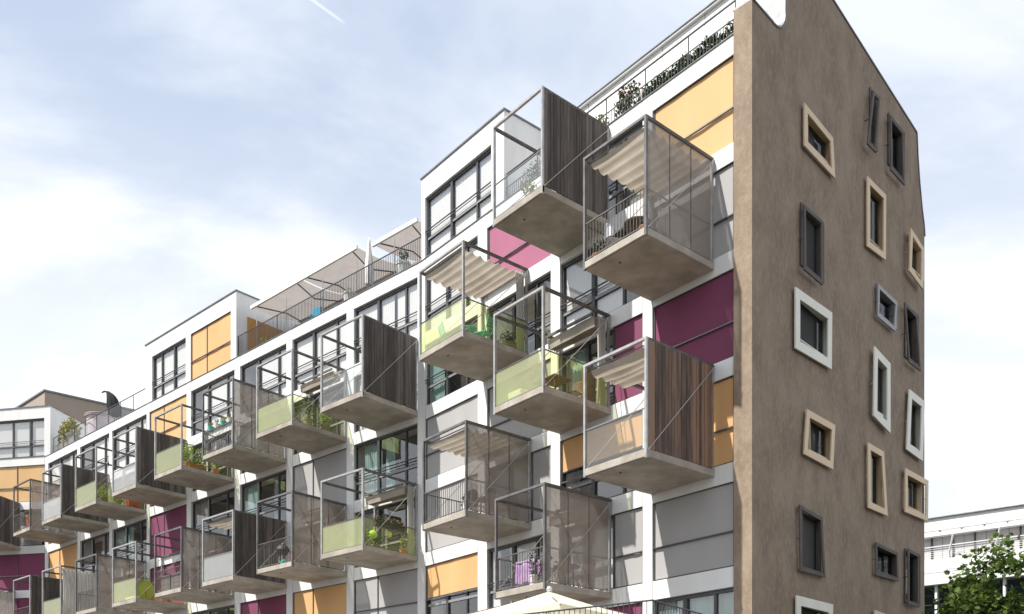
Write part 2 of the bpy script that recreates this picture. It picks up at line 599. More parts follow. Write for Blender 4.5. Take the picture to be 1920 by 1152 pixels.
def part(name, mb, m, F=None, smooth=False, s=0, d=0, z=0, parent=None):
    """a part of the building in facade coordinates"""
    F = F or FA
    return mb.build(name, m, bld, F.P(s, d, z) - B0, F.rz, smooth)


ROWS = {1: (18.29, 20.69), 2: (15.37, 17.78), 3: (12.45, 14.86), 4: (9.58, 11.95), 5: (6.73, 9.05), 6: (3.85, 6.18)}
BAYS_A = [(0.04, 2.97), (3.35, 7.0), (7.45, 10.9), (11.44, 14.86)]
BAYS_B = [(0.22, 4.25), (4.73, 8.71), (9.17, 13.07), (13.55, 17.74), (18.18, 22.23), (22.54, 26.76), (27.11, 31.09), (31.47, 35.89)]
BAYS_C = [(0.15, 4.1), (4.5, 8.4)]
PAR = 21.24                                                    # top of the terrace parapet


def wall(F, bays, s_end, name='facade_wall'):
    mb = MB()
    edges = [0.0] + [x for b in bays for x in b] + [s_end]
    for i in range(0, len(edges), 2):                         # piers, 3 mm proud of the spandrels
        mb.box(edges[i], edges[i + 1], -0.9, 0.003, 0, PAR - 0.03)
    zs = [0.0, ROWS[6][0], ROWS[6][1]]
    bands = [(0, ROWS[6][0])]
    for r in (6, 5, 4, 3, 2):
        bands.append((ROWS[r][1], ROWS[r - 1][0]))
    bands.append((ROWS[1][1], PAR - 0.03))
    for a, b in bays:
        for z0, z1 in bands:
            mb.box(a + 0.003, b - 0.003, -0.9, 0, z0, z1)
    o = part(name, mb, M['white'], F)
    # thin open joints between the cladding panels
    j = MB()
    for a, b in bays:
        for z0, z1 in bands[1:]:
            for s in (a + 0.02, b - 0.02):
                j.box(s - 0.006, s + 0.006, 0.0, 0.002, z0 + 0.004, z1 - 0.004)
    j.build('panel_joint', M['coping'], o)
    c = MB()
    c.box(-0.0, s_end, -0.95, 0.03, PAR - 0.027, PAR)
    c.build('coping', M['coping'], o)
    return o


wall(FA, BAYS_A, SB - 0.002)
wall(FB, BAYS_B, SC - 0.002)
wall(FC, BAYS_C, 13.0)

# core behind the facades, and the roof deck on it
foot = [FA.P(-0.45, -0.92), FA.P(15.3, -0.92), FB.P(35.9, -0.92), FC.P(13.0, -0.92), FC.P(13.0, -12), FB.P(33, -12.5), FA.P(16, -12.5),
        EP(12.2, -0.56)]
core = MB()
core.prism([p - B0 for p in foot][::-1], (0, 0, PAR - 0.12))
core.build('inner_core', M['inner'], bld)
core = MB()
core.prism([p - B0 + Vector((0, 0, PAR - 0.11)) for p in foot][::-1], (0, 0, 0.09))
core.build('roof_deck', M['roof'], bld)


def wavy(mb, s0, s1, z0, z1, d, amp=0.03, per=0.16):
    n = max(6, int((s1 - s0) / per * 6))
    ph = rng.random() * 6
    mb.grid(lambda u, v: (s0 + (s1 - s0) * u, d + amp * math.sin(u * (s1 - s0) / per * 6.283 + ph) * (0.75 + 0.25 * math.sin(u * 9 + ph)),
                          z0 + (z1 - z0) * v), n, 1)


def window(F, s0, s1, zb, zt, kind='glass', mull=(), cover=1.0, curtain=None, span=(0, 1), guard=True, y=0.0, parent=None, seam=None, bar=True):
    """one window: frame > pane, blind, curtain, guard_rail. local x runs along the wall from s0, z from the sill"""
    w, h = s1 - s0, zt - zb
    fr = MB()
    t = 0.075
    fr.box(0, t, -0.2, -0.1, 0, h)
    fr.box(w - t, w, -0.2, -0.1, 0, h)
    fr.box(t, w - t, -0.2, -0.1, h - 0.11, h)
    fr.box(t, w - t, -0.2, -0.1, 0, t)
    for k, x in enumerate(mull):
        mw = 0.07 if k == 0 else 0.045
        fr.box(w * x - mw, w * x + mw, -0.197, -0.103 + 0.02 * (k == 0), t, h - 0.11)
    if kind == 'glass' or cover < 1:
        fr.box(t, w - t, -0.194, -0.106, 0.72, 0.80)
    o = fr.build('window', M['dark'], bld, F.P(s0, y, zb) - B0, F.rz)
    g_ = MB()
    if kind == 'glass' or cover < 1:
        g_.add([(t, -0.15, t), (w - t, -0.15, t), (w - t, -0.15, h - 0.11), (t, -0.15, h - 0.11)], [(0, 1, 2, 3)])
        g_.build('pane', M['pane'], o)
        sl = MB()
        sl.box(t, w - t, -0.104, -0.10, 0.70, 0.80)
        sl.build('transom', M['grey'], o)
        if curtain:
            c = MB()
            for a, b in (span if isinstance(span[0], tuple) else (span,)):
                wavy(c, t + (w - 2 * t) * a, t + (w - 2 * t) * b, 0.05, h - 0.12, -0.222 if curtain == 'c_white' else -0.3, 0.009 if curtain == 'c_white' else 0.028, 0.14)
            c.build('curtain', M[curtain], o, smooth=True)
    if kind != 'glass':
        b = MB()
        z0 = h * (1 - cover) + 0.05
        ph = rng.random() * 6
        hw = w - 0.12
        b.grid(lambda u, v: (0.06 + hw * u, -0.075 + 0.006 * math.sin(u * 7 + ph) * (1 - v) + 0.004 * math.sin(u * 17 + ph * 2 + v), z0 + (h - 0.02 - z0) * v), 24, 8)
        o2 = b.build('blind', M[kind], o, smooth=True)
        c = MB()
        c.box(0.06, w - 0.06, -0.088, -0.062, z0 - 0.045, z0)
        if seam:
            c.box(w * seam - 0.035, w * seam + 0.035, -0.066, -0.05, 0.02, h - 0.02)
        c.box(0.0, 0.06, -0.1, -0.05, 0.0, h)
        c.box(w - 0.06, w, -0.1, -0.05, 0.0, h)
        c.box(0.06, w - 0.06, -0.1, -0.03, h - 0.02, h)
        c.build('blind_guide', M['dark'], o)
        if guard and bar:
            r = MB()
            r.box(0.005, w - 0.005, -0.055, 0.0, 0.95, 0.985)
            r.build('guard_rail', M['coping'] if kind != 'b_grey' else M['dark'], o)
    elif guard:
        r = MB()
        r.tube((0.005, -0.02, 1.03), (w - 0.005, -0.02, 1.03), 0.024)
        r.build('guard_rail', M['dark'], o)
        r = MB()
        r.tube((0.005, -0.02, 0.92), (w - 0.005, -0.02, 0.92), 0.016)
        r.build('lower_rail', M['dark'], o)
    return o


MA = (0.60, 0.24)       # thick and thin mullion, as share from the right jamb
MBB = (0.62, 0.2)
# facade A, bay 0 nearest the corner
spec_A = {
    (1, 0): dict(kind='b_light'), (1, 1): dict(curtain='c_grey', span=(0.0, 0.35)), (1, 2): dict(kind='b_pink'), (1, 3): dict(curtain='c_white'),
    (2, 0): dict(kind='b_grey'), (2, 1): dict(curtain='c_white', span=((0.25, 0.62), (0.66, 1.0))), (2, 2): dict(curtain='c_grey', span=(0.0, 0.2)),
    (2, 3): dict(curtain='c_teal', span=((0.74, 1.0),)),
    (3, 0): dict(kind='b_purple'), (3, 2): dict(kind='b_grey'), (3, 3): dict(kind='b_grey'),
    (4, 0): dict(kind='b_orange'), (4, 1): dict(kind='b_orange', cover=0.46), (4, 3): dict(kind='b_grey'),
    (5, 0): dict(kind='b_grey'), (5, 2): dict(curtain='c_white', span=((0.2, 0.7), (0.86, 1.0))), (5, 3): dict(kind='b_orange', cover=0.57),
    (6, 0): dict(curtain='c_teal', span=((0.02, 0.24), (0.3, 0.62), (0.7, 0.95))), (6, 1): dict(kind='b_purple'), (6, 2): dict(curtain='c_white'), (6, 3): dict(curtain='c_teal', span=(0, 0.5)),
}
for (r, b), kw in spec_A.items():
    s0, s1 = BAYS_A[b]
    window(FA, s0, s1, *ROWS[r], mull=MA if kw.get('kind', 'glass') == 'glass' or kw.get('cover', 1) < 1 else (), **kw)
# bays split into a blind and a balcony door
window(FA, 3.35, 4.62, *ROWS[3], kind='b_purple')
window(FA, 4.62, 7.0, *ROWS[3], mull=(0.5,), curtain='c_teal', span=((0.6, 0.9),), guard=False)
window(FA, 7.45, 8.5, *ROWS[4], kind='b_grey', bar=False)
window(FA, 8.5, 10.9, *ROWS[4], mull=(0.5,), curtain='c_grey', span=((0.0, 0.5),), guard=False)
window(FA, 3.35, 4.62, *ROWS[5], kind='b_grey')
window(FA, 4.62, 7.0, *ROWS[5], mull=(0.5,), curtain='c_white', span=((0.04, 0.42), (0.66, 0.9)), guard=False)

cur_B = [((0.0, 0.35), (0.4, 1)), ((0.02, 1),), ((0.0, 0.6),), ((0.1, 0.8),), ((0, 1),), ((0.1, 0.9),), ((0, 0.7),), ((0.2, 1),)]
spec_B = {}
for b in range(8):
    spec_B[1, b] = dict(curtain='c_white', span=cur_B[b])
    spec_B[2, b] = dict(curtain=('c_white', 'c_grey', 'c_teal')[b % 3], span=((0.5, 0.95),) if b % 2 else ((0.02, 0.3), (0.62, 0.98)))
    spec_B[4, b] = dict(curtain=('c_grey', 'c_white')[b % 2], span=((0.55, 0.95),))
spec_B[1, 4] = dict(kind='b_orange')
spec_B[3, 0] = dict(curtain='c_teal', span=((0.62, 0.92), (0.42, 0.56)))
spec_B[3, 1] = dict(kind='b_grey', bar=False)
spec_B[3, 2] = dict(curtain='c_teal', span=((0.66, 0.95), (0.2, 0.35)))
spec_B[3, 3] = dict(curtain='c_grey', span=((0.7, 0.9),))
spec_B[3, 4] = dict(kind='b_purple', bar=False)
spec_B[3, 5] = dict(curtain='c_teal', span=((0.5, 0.95),))
spec_B[3, 6] = dict(curtain='c_grey', span=((0.1, 0.4),))
spec_B[3, 7] = dict(kind='b_orange', bar=False)
spec_B[4, 4] = dict(kind='b_purple')
spec_B[5, 0] = dict(kind='b_grey')
spec_B[5, 1] = dict(kind='b_orange', bar=False)
spec_B[5, 2] = dict(kind='b_purple', bar=False)
spec_B[5, 3] = dict(curtain='c_grey', span=((0.5, 0.9),))
spec_B[5, 4] = dict(kind='b_grey')
for (r, b), kw in spec_B.items():
    s0, s1 = BAYS_B[b]
    window(FB, s0, s1, *ROWS[r], mull=MBB if kw.get('kind', 'glass') == 'glass' else (), seam=0.62 if kw.get('kind', 'glass') != 'glass' else None, **kw)
for b, kinds in enumerate((('b_light', 'glass', 'b_purple', 'b_purple', 'glass'), ('b_light', 'glass', 'b_orange', 'glass', 'b_grey'))):
    for r, k in zip((1, 2, 3, 4, 5), kinds):
        s0, s1 = BAYS_C[b]
        window(FC, s0, s1, *ROWS[r], kind=k, mull=(0.55,) if k == 'glass' else (), seam=0.53 if k != 'glass' else None, curtain='c_grey', span=((0.1, 0.5),))


# ------------------------------------------------------------------ roof storey
def penthouse(F, s0, s1, holes, zt, zo, depth, name='penthouse'):
    """white roof box: front wall with openings, two sides, roof with a thin dark edge"""
    mb = MB()
    zb = PAR + 0.002
    e = [s0] + [x for h in holes for x in h] + [s1]
    for i in range(0, len(e), 2):
        mb.box(e[i], e[i + 1], -0.45, 0.0, zb, zo)
    mb.box(s0, s1, -0.45, 0.0, zo, zt)
    for s in (s0, s1 - 0.3):
        mb.box(s, s + 0.3, -depth, -0.452, zb, zt)
    mb.box(s0 + 0.301, s1 - 0.301, -depth, -depth + 0.3, zb, zt)
    o = part(name, mb, M['white'], F)
    c = MB()
    c.box(s0 - 0.04, s1 + 0.04, -depth - 0.04, 0.04, zt, zt + 0.06)
    c.build('roof_edge', M['coping'], o)
    k = MB()
    k.box(s0 + 0.31, s1 - 0.31, -depth + 0.31, -1.4, zb, zt - 0.02)
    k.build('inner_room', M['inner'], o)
    return o


penthouse(FA, 9.92, SB - 0.01, [(10.65, 14.86)], 24.46, 23.62, 6.0)
window(FA, 10.65, 14.86, PAR + 0.01, 23.62, mull=(0.605, 0.23), curtain='c_white')
penthouse(FB, 13.41, 22.68, [(13.9, 17.78), (18.27, 21.93)], 24.52, 23.70, 5.0)
window(FB, 13.9, 17.78, PAR + 0.01, 23.70, kind='b_orange', seam=0.60)
window(FB, 18.27, 21.93, PAR + 0.01, 23.70, mull=(0.37, 0.75), curtain='c_white')
penthouse(FC, 0.0 - 0.25, 8.6, [(0.2, 4.1), (4.5, 8.3)], 24.5, 23.75, 7.0)
window(FC, 0.2, 4.1, PAR + 0.01, 23.75, mull=(0.28, 0.62), curtain='c_white', span=(0, 1))
window(FC, 4.5, 8.3, PAR + 0.01, 23.75, mull=(0.3, 0.65), curtain='c_white', span=(0, 1))
# ochre blind on the sheltered side of the second roof box
mb = MB()
mb.box(13.36, 13.405, -3.9, -0.62, PAR + 0.05, 23.45)
part('side_blind', mb, M['b_brown'], FB)
# recessed roof storeys behind the terraces
def loc(p):
    q = p - FA.o
    return Vector((q.dot(FA.u), q.dot(FA.n), 0))


e0, e1 = loc(EP(2.05, -0.62)), loc(EP(6.3, -0.62))
mb = MB()
mb.prism([Vector((x, y, PAR + 0.002)) for x, y in ((9.9, -2.0), (e0.x, -2.0), (e1.x, -6.0), (9.9, -6.0))], (0, 0, 3.12))
mb.prism([Vector((x, y, PAR + 3.124)) for x, y in ((9.9, -1.9), (e0.x, -1.9), (e1.x, -6.0), (9.9, -6.0))], (0, 0, 0.06))
o = part('recessed_storey', mb, M['white'], FA)
c = MB()
c.prism([Vector((x, y, PAR + 3.186)) for x, y in ((9.9, -1.87), (e0.x, -1.87), (e1.x, -6.0), (9.9, -6.0))], (0, 0, 0.03))
c.build('roof_edge', M['coping'], o)
c = MB()
for s in (0.9, 2.6, 4.3, 6.0, 7.7):
    c.box(s - 0.008, s + 0.008, -1.999, -1.994, PAR + 0.01, 24.35)
c.build('panel_joint', M['coping'], o)
mb = MB()
mb.box(0.0, 13.35, -7.0, -3.4, PAR + 0.002, 24.0)
o = part('recessed_storey', mb, M['zinc_box'], FB)  # taupe here is painted shade on the wall behind the terrace
for i in range(4):
    c = MB()
    c.box(0.4 + i * 3.2, 3.2 + i * 3.2, -3.395, -3.35, PAR + 0.05, 23.5)
    c.build('terrace_glazing', M['dark'], o)


def railing(F, s0, s1, h, bars=0.12, mid=None, name='terrace_railing', m='dark', d=-0.1, glassy=False, posts=1.6):
    mb = MB()
    mb.box(s0, s1, d - 0.02, d + 0.02, PAR + h - 0.035, PAR + h)
    n = int((s1 - s0) / posts)
    for i in range(n + 1):
        s = s0 + (s1 - s0) * i / n
        mb.box(s - 0.012, s + 0.012, d - 0.015, d + 0.015, PAR, PAR + h - 0.036)
    top = PAR + (mid or h - 0.04)
    if mid:
        mb.box(s0, s1, d - 0.01, d + 0.01, top - 0.03, top)
    if not glassy:
        k = int((s1 - s0) / bars)
        for i in range(k):
            s = s0 + (i + 0.5) * (s1 - s0) / k
            mb.box(s - 0.008, s + 0.008, d - 0.008, d + 0.008, PAR + 0.06, top - 0.031)
        mb.box(s0, s1, d - 0.01, d + 0.01, PAR + 0.04, PAR + 0.06)
    o = part(name, mb, M[m], F)
    if glassy:
        g_ = MB()
        g_.add([(s0, d - 0.025, PAR + 0.08), (s1, d - 0.025, PAR + 0.08), (s1, d - 0.025, PAR + h - 0.08), (s0, d - 0.025, PAR + h - 0.08)], [(0, 1, 2, 3)])
        g_.build('glass_infill', M['thin'], o)
    return o


railing(FA, 0.05, 9.88, 0.98, bars=0.115, mid=0.5)
railing(FB, 0.05, 13.38, 1.07, bars=0.11, posts=3.0)
railing(FB, 22.75, 35.3, 1.0, glassy=True, posts=1.5)


# terrace awnings: cloth sloping from the wall to a front bar, two folding arms each
def awning(s0, s1, zf, zb, df=-0.5):
    mb = MB()
    mb.grid(lambda u, v: (s0 + (s1 - s0) * u, df + (-3.3 - df) * v, zf + (zb - zf) * v - 0.12 * math.sin(math.pi * v)), 8, 8)
    o = part('awning', mb, M['awning'], FB, smooth=True)
    b = MB()
    b.box(s0 - 0.03, s1 + 0.03, df + 0.0, df + 0.10, zf - 0.09, zf + 0.07)
    b.build('front_bar', M['valance'], o)
    b = MB()
    for s, sg in ((s0 + 0.35, 1), (s1 - 0.35, -1)):
        e = (s + sg * 0.55, -1.9, (zf + zb) / 2 - 0.22)
        b.tube((s, df, zf - 0.05), e, 0.03)
        b.tube(e, (s, -3.3, zb - 0.18), 0.03)
    b.build('folding_arm', M['dark'], o)
    b = MB()
    b.box(s0, s1, -3.35, -3.15, zb - 0.06, zb + 0.14)
    b.build('cassette', M['valance'], o)


awning(0.75, 3.5, 23.36, 23.75)
awning(4.6, 8.62, 23.66, 23.95)
awning(8.7, 12.75, 23.66, 23.95)
for s in (1.9, 4.35, 6.75, 9.55, 12.0):
    mb = MB()
    mb.tube((s, -0.25, PAR), (s, -0.25, 22.95), 0.022)
    part('terrace_post', mb, M['steel'], FB)

# ------------------------------------------------------------------ end wall with its scattered framed windows
# colour, stand-off of the front ring, its corners (t, z), the wall opening, and whether a thin second frame sits on the wall
WE = [
    ('tan', 0.12, [(2.77, 20.39), (4.63, 20.26), (4.78, 19.1), (2.77, 19.15)], (3.18, 4.74, 19.48, 20.29), 0),
    ('dark', 0.22, [(7.35, 23.05), (7.89, 23.09), (7.57, 21.15), (6.9, 21.12)], (7.57, 8.02, 21.58, 23.26), 1),
    ('dark', 0.20, [(8.78, 22.98), (9.89, 22.94), (10.02, 21.19), (8.81, 21.17)], (9.07, 10.33, 21.60, 23.18), 1),
    ('dark', 0.20, [(2.59, 17.34), (3.78, 17.36), (3.78, 15.47), (2.61, 15.49)], (2.79, 4.11, 15.80, 17.45), 1),
    ('tan', 0.12, [(7.11, 20.23), (8.62, 20.27), (8.59, 18.09), (7.11, 17.97)], (7.56, 8.73, 18.41, 20.25), 0),
    ('tan', 0.22, [(10.5, 19.91), (11.71, 19.69), (11.65, 18.18), (10.36, 18.37)], (10.88, 12.10, 18.81, 19.87), 1),
    ('white', 0.12, [(2.23, 14.88), (4.57, 14.95), (4.54, 13.23), (2.23, 13.14)], (2.69, 4.58, 13.56, 14.79), 0),
    ('grey', 0.16, [(7.87, 17.03), (9.46, 16.97), (9.3, 15.93), (7.83, 15.94)], (8.11, 9.62, 16.23, 17.06), 1),
    ('dark', 0.20, [(10.01, 17.16), (11.15, 17.09), (11.5, 15.23), (10.4, 15.22)], (10.51, 11.61, 15.55, 17.25), 1),
    ('white', 0.18, [(7.53, 14.87), (8.83, 14.69), (8.83, 12.36), (7.46, 12.59)], (7.89, 9.06, 12.94, 14.68), 1),
    ('white', 0.15, [(10.55, 14.34), (11.99, 14.3), (11.81, 12.11), (10.31, 12.18)], (10.85, 12.02, 12.52, 14.23), 1),
    ('tan', 0.13, [(2.91, 11.59), (4.76, 11.6), (4.61, 10.22), (2.73, 10.25)], (3.32, 4.74, 10.51, 11.53), 0),
    ('tan', 0.14, [(7.11, 11.65), (8.39, 11.64), (8.7, 9.57), (7.15, 9.55)], (7.65, 8.59, 9.82, 11.59), 0),
    ('tan', 0.16, [(10.16, 11.5), (12.32, 11.52), (12.28, 10.04), (10.16, 9.98)], (10.74, 12.10, 10.31, 11.46), 0),
    ('dark', 0.13, [(2.46, 8.74), (3.9, 8.63), (4.11, 6.88), (2.51, 6.86)], (2.86, 4.09, 7.02, 8.62), 0),
    ('dark', 0.12, [(7.77, 8.55), (9.61, 8.49), (9.69, 7.52), (7.77, 7.47)], (8.15, 9.84, 7.67, 8.47), 0),
    ('dark', 0.20, [(10.32, 8.74), (11.32, 8.68), (11.32, 6.81), (10.32, 6.81)], (10.51, 11.77, 6.99, 8.71), 1),
    ('white', 0.12, [(2.29, 6.13), (4.63, 6.14), (4.63, 4.45), (2.29, 4.55)], (2.75, 4.67, 4.79, 5.95), 0),
    ('cream', 0.12, [(7.69, 6.32), (8.98, 6.27), (8.98, 4.77), (7.69, 4.98)], (8.20, 9.06, 5.21, 6.10), 0),
]
arc = [(1.22 + 0.62 * math.sin(a), 22.42 - 0.62 * math.cos(a)) for a in [R(x) for x in range(0, 91, 10)]]
OUT = [(0, 0), (12.36, 0), (12.36, 20.45), (12.28, 20.85), (12.1, 21.3), (11.85, 22.2), (11.68, 23.1), (11.6, 23.84), (1.85, 24.97)] + arc[::-1] + [(0, 21.8)]
BORD = {'tan': 0.2, 'white': 0.27, 'cream': 0.27, 'dark': 0.11, 'grey': 0.13}
holes = [w[3] for w in WE]
TH = 0.553
polys = [[Vector((-t, 0, z)) for t, z in OUT]] + [[Vector((-a, 0, z0)), Vector((-b, 0, z0)), Vector((-b, 0, z1)), Vector((-a, 0, z1))] for a, b, z0, z1 in holes]
flat = [p for q in polys for p in q]
tris = tessellate_polygon(polys)
mb = MB()
mb.add(flat, [t if (flat[t[1]] - flat[t[0]]).cross(flat[t[2]] - flat[t[0]]).y > 0 else t[::-1] for t in tris])
n = len(OUT)
front = polys[0]
back = [p + Vector((0, -TH, 0)) for p in front]
mb.add(front + back, [(i, n + i, n + (i + 1) % n, (i + 1) % n) for i in range(n)])
mb.add([p + Vector((0, -TH, 0)) for p in flat], [t for t in tris])
endw = mb.build('end_wall', M['stucco'], bld, E_O - B0, E_RZ)
# metal coping along the roof line
mb = MB()
roofline = OUT[2:]
for (t0, z0), (t1, z1) in zip(roofline[:-1], roofline[1:]):
    dv = Vector((t1 - t0, 0, z1 - z0)).normalized()
    nv = Vector((dv.z, 0, -dv.x)) * 0.05
    if nv.x < 0 and False:
        nv = -nv
    a, b = Vector((-t0, 0.03, z0)), Vector((-t1, 0.03, z1))
    off = Vector((-dv.z, 0, dv.x)) * 0.05
    off = Vector((-off.x, 0, off.z))
    off = Vector((-(dv.z), 0, -dv.x)) * 0.05
    # outward = to the right of travel seen from outside (wall lies on the other side)
    mb.prism([a, b, b + off, a + off], (0, -TH - 0.06, 0))
mb.build('coping', M['coping'], endw)


def inset(q, b):
    """quad (TL TR BR BL in t,z) shrunk by b on each side"""
    n_ = len(q)
    out = []
    for i in range(4):
        p, a, c = Vector(q[i]), Vector(q[i - 1]), Vector(q[(i + 1) % 4])
        e1, e2 = (a - p).normalized(), (c - p).normalized()
        sn = abs(e1.x * e2.y - e1.y * e2.x)
        out.append(tuple(p + (e1 + e2) * (b / sn)))
    return out


for c, d, q, (t0, t1, z0, z1), backed in WE:
    bd = BORD[c]
    m = M['f_' + c]
    ox, oz = -q[3][0], q[3][1]
    L = lambda p: (-p[0] - ox, p[1] - oz)
    base = E_O - B0 + E_T * q[3][0] + Vector((0, 0, oz))
    fr = MB()
    fr.ring([L(p) for p in q], [L(p) for p in inset(q, bd)], d - 0.045, d)
    o = fr.build('end_window', m, bld, base, E_RZ)
    hx0, hx1, hz0, hz1 = -t0 - ox, -t1 - ox, z0 - oz, z1 - oz

    def rect(e):
        return [(hx0 + e, hz1 + e), (hx1 - e, hz1 + e), (hx1 - e, hz0 - e), (hx0 + e, hz0 - e)]
    sl = MB()
    sl.ring(rect(-0.004), rect(-0.035), -0.2, 0.012)
    sl.build('reveal', m, o)
    pn = MB()
    pn.add([(hx1, -0.15, hz0), (hx0, -0.15, hz0), (hx0, -0.15, hz1), (hx1, -0.15, hz1)], [(0, 1, 2, 3)])
    pn.build('pane', M['pane_dim'], o)
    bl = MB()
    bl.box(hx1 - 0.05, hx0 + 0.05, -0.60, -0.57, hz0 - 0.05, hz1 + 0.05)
    bl.build('dark_lining', M['inner'], o)  # dark sheet added behind the opening in place of the unlit room
    bl = MB()
    k = max(3, int((hx0 - hx1) / 0.16))
    bl.grid(lambda u, v: (hx1 + (hx0 - hx1) * u, -0.30 + 0.02 * math.sin(u * k * 6.283), hz0 + 0.01 + (hz1 - hz0 - 0.02) * v), k * 6, 1)
    bl.build('curtain', M['inner'] if c != 'white' else M['c_dark'], o, smooth=True)  # near-black cloth stands in for the unlit interior
    if backed:
        bk = MB()
        bk.ring(rect(0.075), rect(-0.0), 0.014, 0.05)
        bk.build('wall_frame', m, o)
    iq2 = inset(q, bd * 0.5)
    for i, f in ((1, 0.45), (3, 0.5)):
        a, b = Vector(L(iq2[i])), Vector(L(iq2[(i + 1) % 4]))
        p = a.lerp(b, f)
        MB().tube((p.x, 0, p.y), (p.x, d - 0.045, p.y), 0.016).build('bracket', M['f_dark'] if c in ('dark', 'grey') else m, o)

# ------------------------------------------------------------------ balconies
BD, BH, TS = 2.80, 3.10, 0.20                                   # depth, height over all, slab thickness
proto = {}


def sp(key, name, maker, m, parent, smooth=False):
    """sub-part with shared mesh data"""
    k = (key, m)
    if k not in proto:
        o = maker().build(name, M[m], parent, smooth=smooth)
        proto[k] = o
        return o
    return shared(name, proto[k], parent)


def mk_box(*a):
    return lambda: MB().box(*a)


def sheet_x(x, y0, y1, z0, z1):
    return lambda: MB().add([(x, y0, z0), (x, y1, z0), (x, y1, z1), (x, y0, z1)], [(3, 2, 1, 0)])


def sheet_y(y, x0, x1, z0, z1):
    return lambda: MB().add([(x0, y, z0), (x1, y, z0), (x1, y, z1), (x0, y, z1)], [(3, 2, 1, 0)])


def bars(x0, x1, y, z0, z1, step=0.115):
    def f():
        mb = MB()
        mb.box(x0, x1, y - 0.018, y + 0.018, z1 - 0.03, z1)
        mb.box(x0, x1, y - 0.012, y + 0.012, z0 + 0.05, z0 + 0.075)
        k = int((x1 - x0) / step)
        for i in range(k):
            x = x0 + (i + 0.5) * (x1 - x0) / k
            mb.box(x - 0.007, x + 0.007, y - 0.007, y + 0.007, z0 + 0.076, z1 - 0.031)
        return mb
    return f


def side_bars(x, y0, y1, z0, z1, step=0.115):
    def f():
        mb = MB()
        mb.box(x - 0.018, x + 0.018, y0, y1, z1 - 0.03, z1)
        mb.box(x - 0.012, x + 0.012, y0, y1, z0 + 0.05, z0 + 0.075)
        k = int((y1 - y0) / step)
        for i in range(k):
            y = y0 + (i + 0.5) * (y1 - y0) / k
            mb.box(x - 0.007, x + 0.007, y - 0.007, y + 0.007, z0 + 0.076, z1 - 0.031)
        return mb
    return f


def boards():
    mb = MB()
    r = random.Random(rng.random())
    y = 0.1
    while y < BD - 0.09:
        w = min(r.choice((0.11, 0.13, 0.14, 0.16)), BD - 0.08 - y)
        o = r.uniform(-0.008, 0.008)
        mb.box(-0.012 + o, 0.022 + o, y + 0.006, y + w - 0.006, TS + 0.01, BH - 0.075)
        y += w
    return mb


def scallop(x0, x1, y0, y1, z, n, sag=0.115):
    def f():
        mb = MB()
        ph = rng.random() * 6
        mb.grid(lambda u, v: (x0 + (x1 - x0) * u, y0 + (y1 - y0) * v,
                              z - sag * abs(math.sin(math.pi * (v + 0.02 * math.sin(7 * v + ph)) * n)) ** 0.8 * (1 + 0.14 * math.sin(ph + math.floor(v * n * 0.999) * 2.1) - 0.15 * math.sin(u * 5 + v * 9 + ph)) - 0.02 * math.sin(math.pi * u)), 14, n * 8)
        return mb
    return f


def bundle(x0, x1):
    """canopy pushed back into deep folds against the wall"""
    def f():
        mb = MB()
        pts = []
        for i in range(5):
            y = 0.62 - i * 0.085
            pts += [(y, BH - 0.20), (y - 0.02, BH - 0.52 + 0.02 * (i % 2)), (y - 0.05, BH - 0.50)]
        n = len(pts) - 1
        mb.grid(lambda u, v: (x0 + (x1 - x0) * u, pts[round(v * n)][0] + 0.008 * math.sin(u * 11 + v * 5), pts[round(v * n)][1] + 0.012 * math.sin(u * 6 + v * 4)), 10, n)
        return mb
    return f


def drape(x, y0, y1):
    def f():
        mb = MB()
        mb.grid(lambda u, v: (x + 0.05 * math.sin(u * (22 if y1 < 1 else 75) + 0.8 * math.sin(v * 3)), y0 + (y1 - y0) * u * (1 - 0.10 * math.sin(v * 3.1) * (1 if y1 < 1 else 0.2)), TS + 0.04 + (BH - 0.2 - TS) * v), 28 if y1 < 1 else 120, 8)
        return mb
    return f


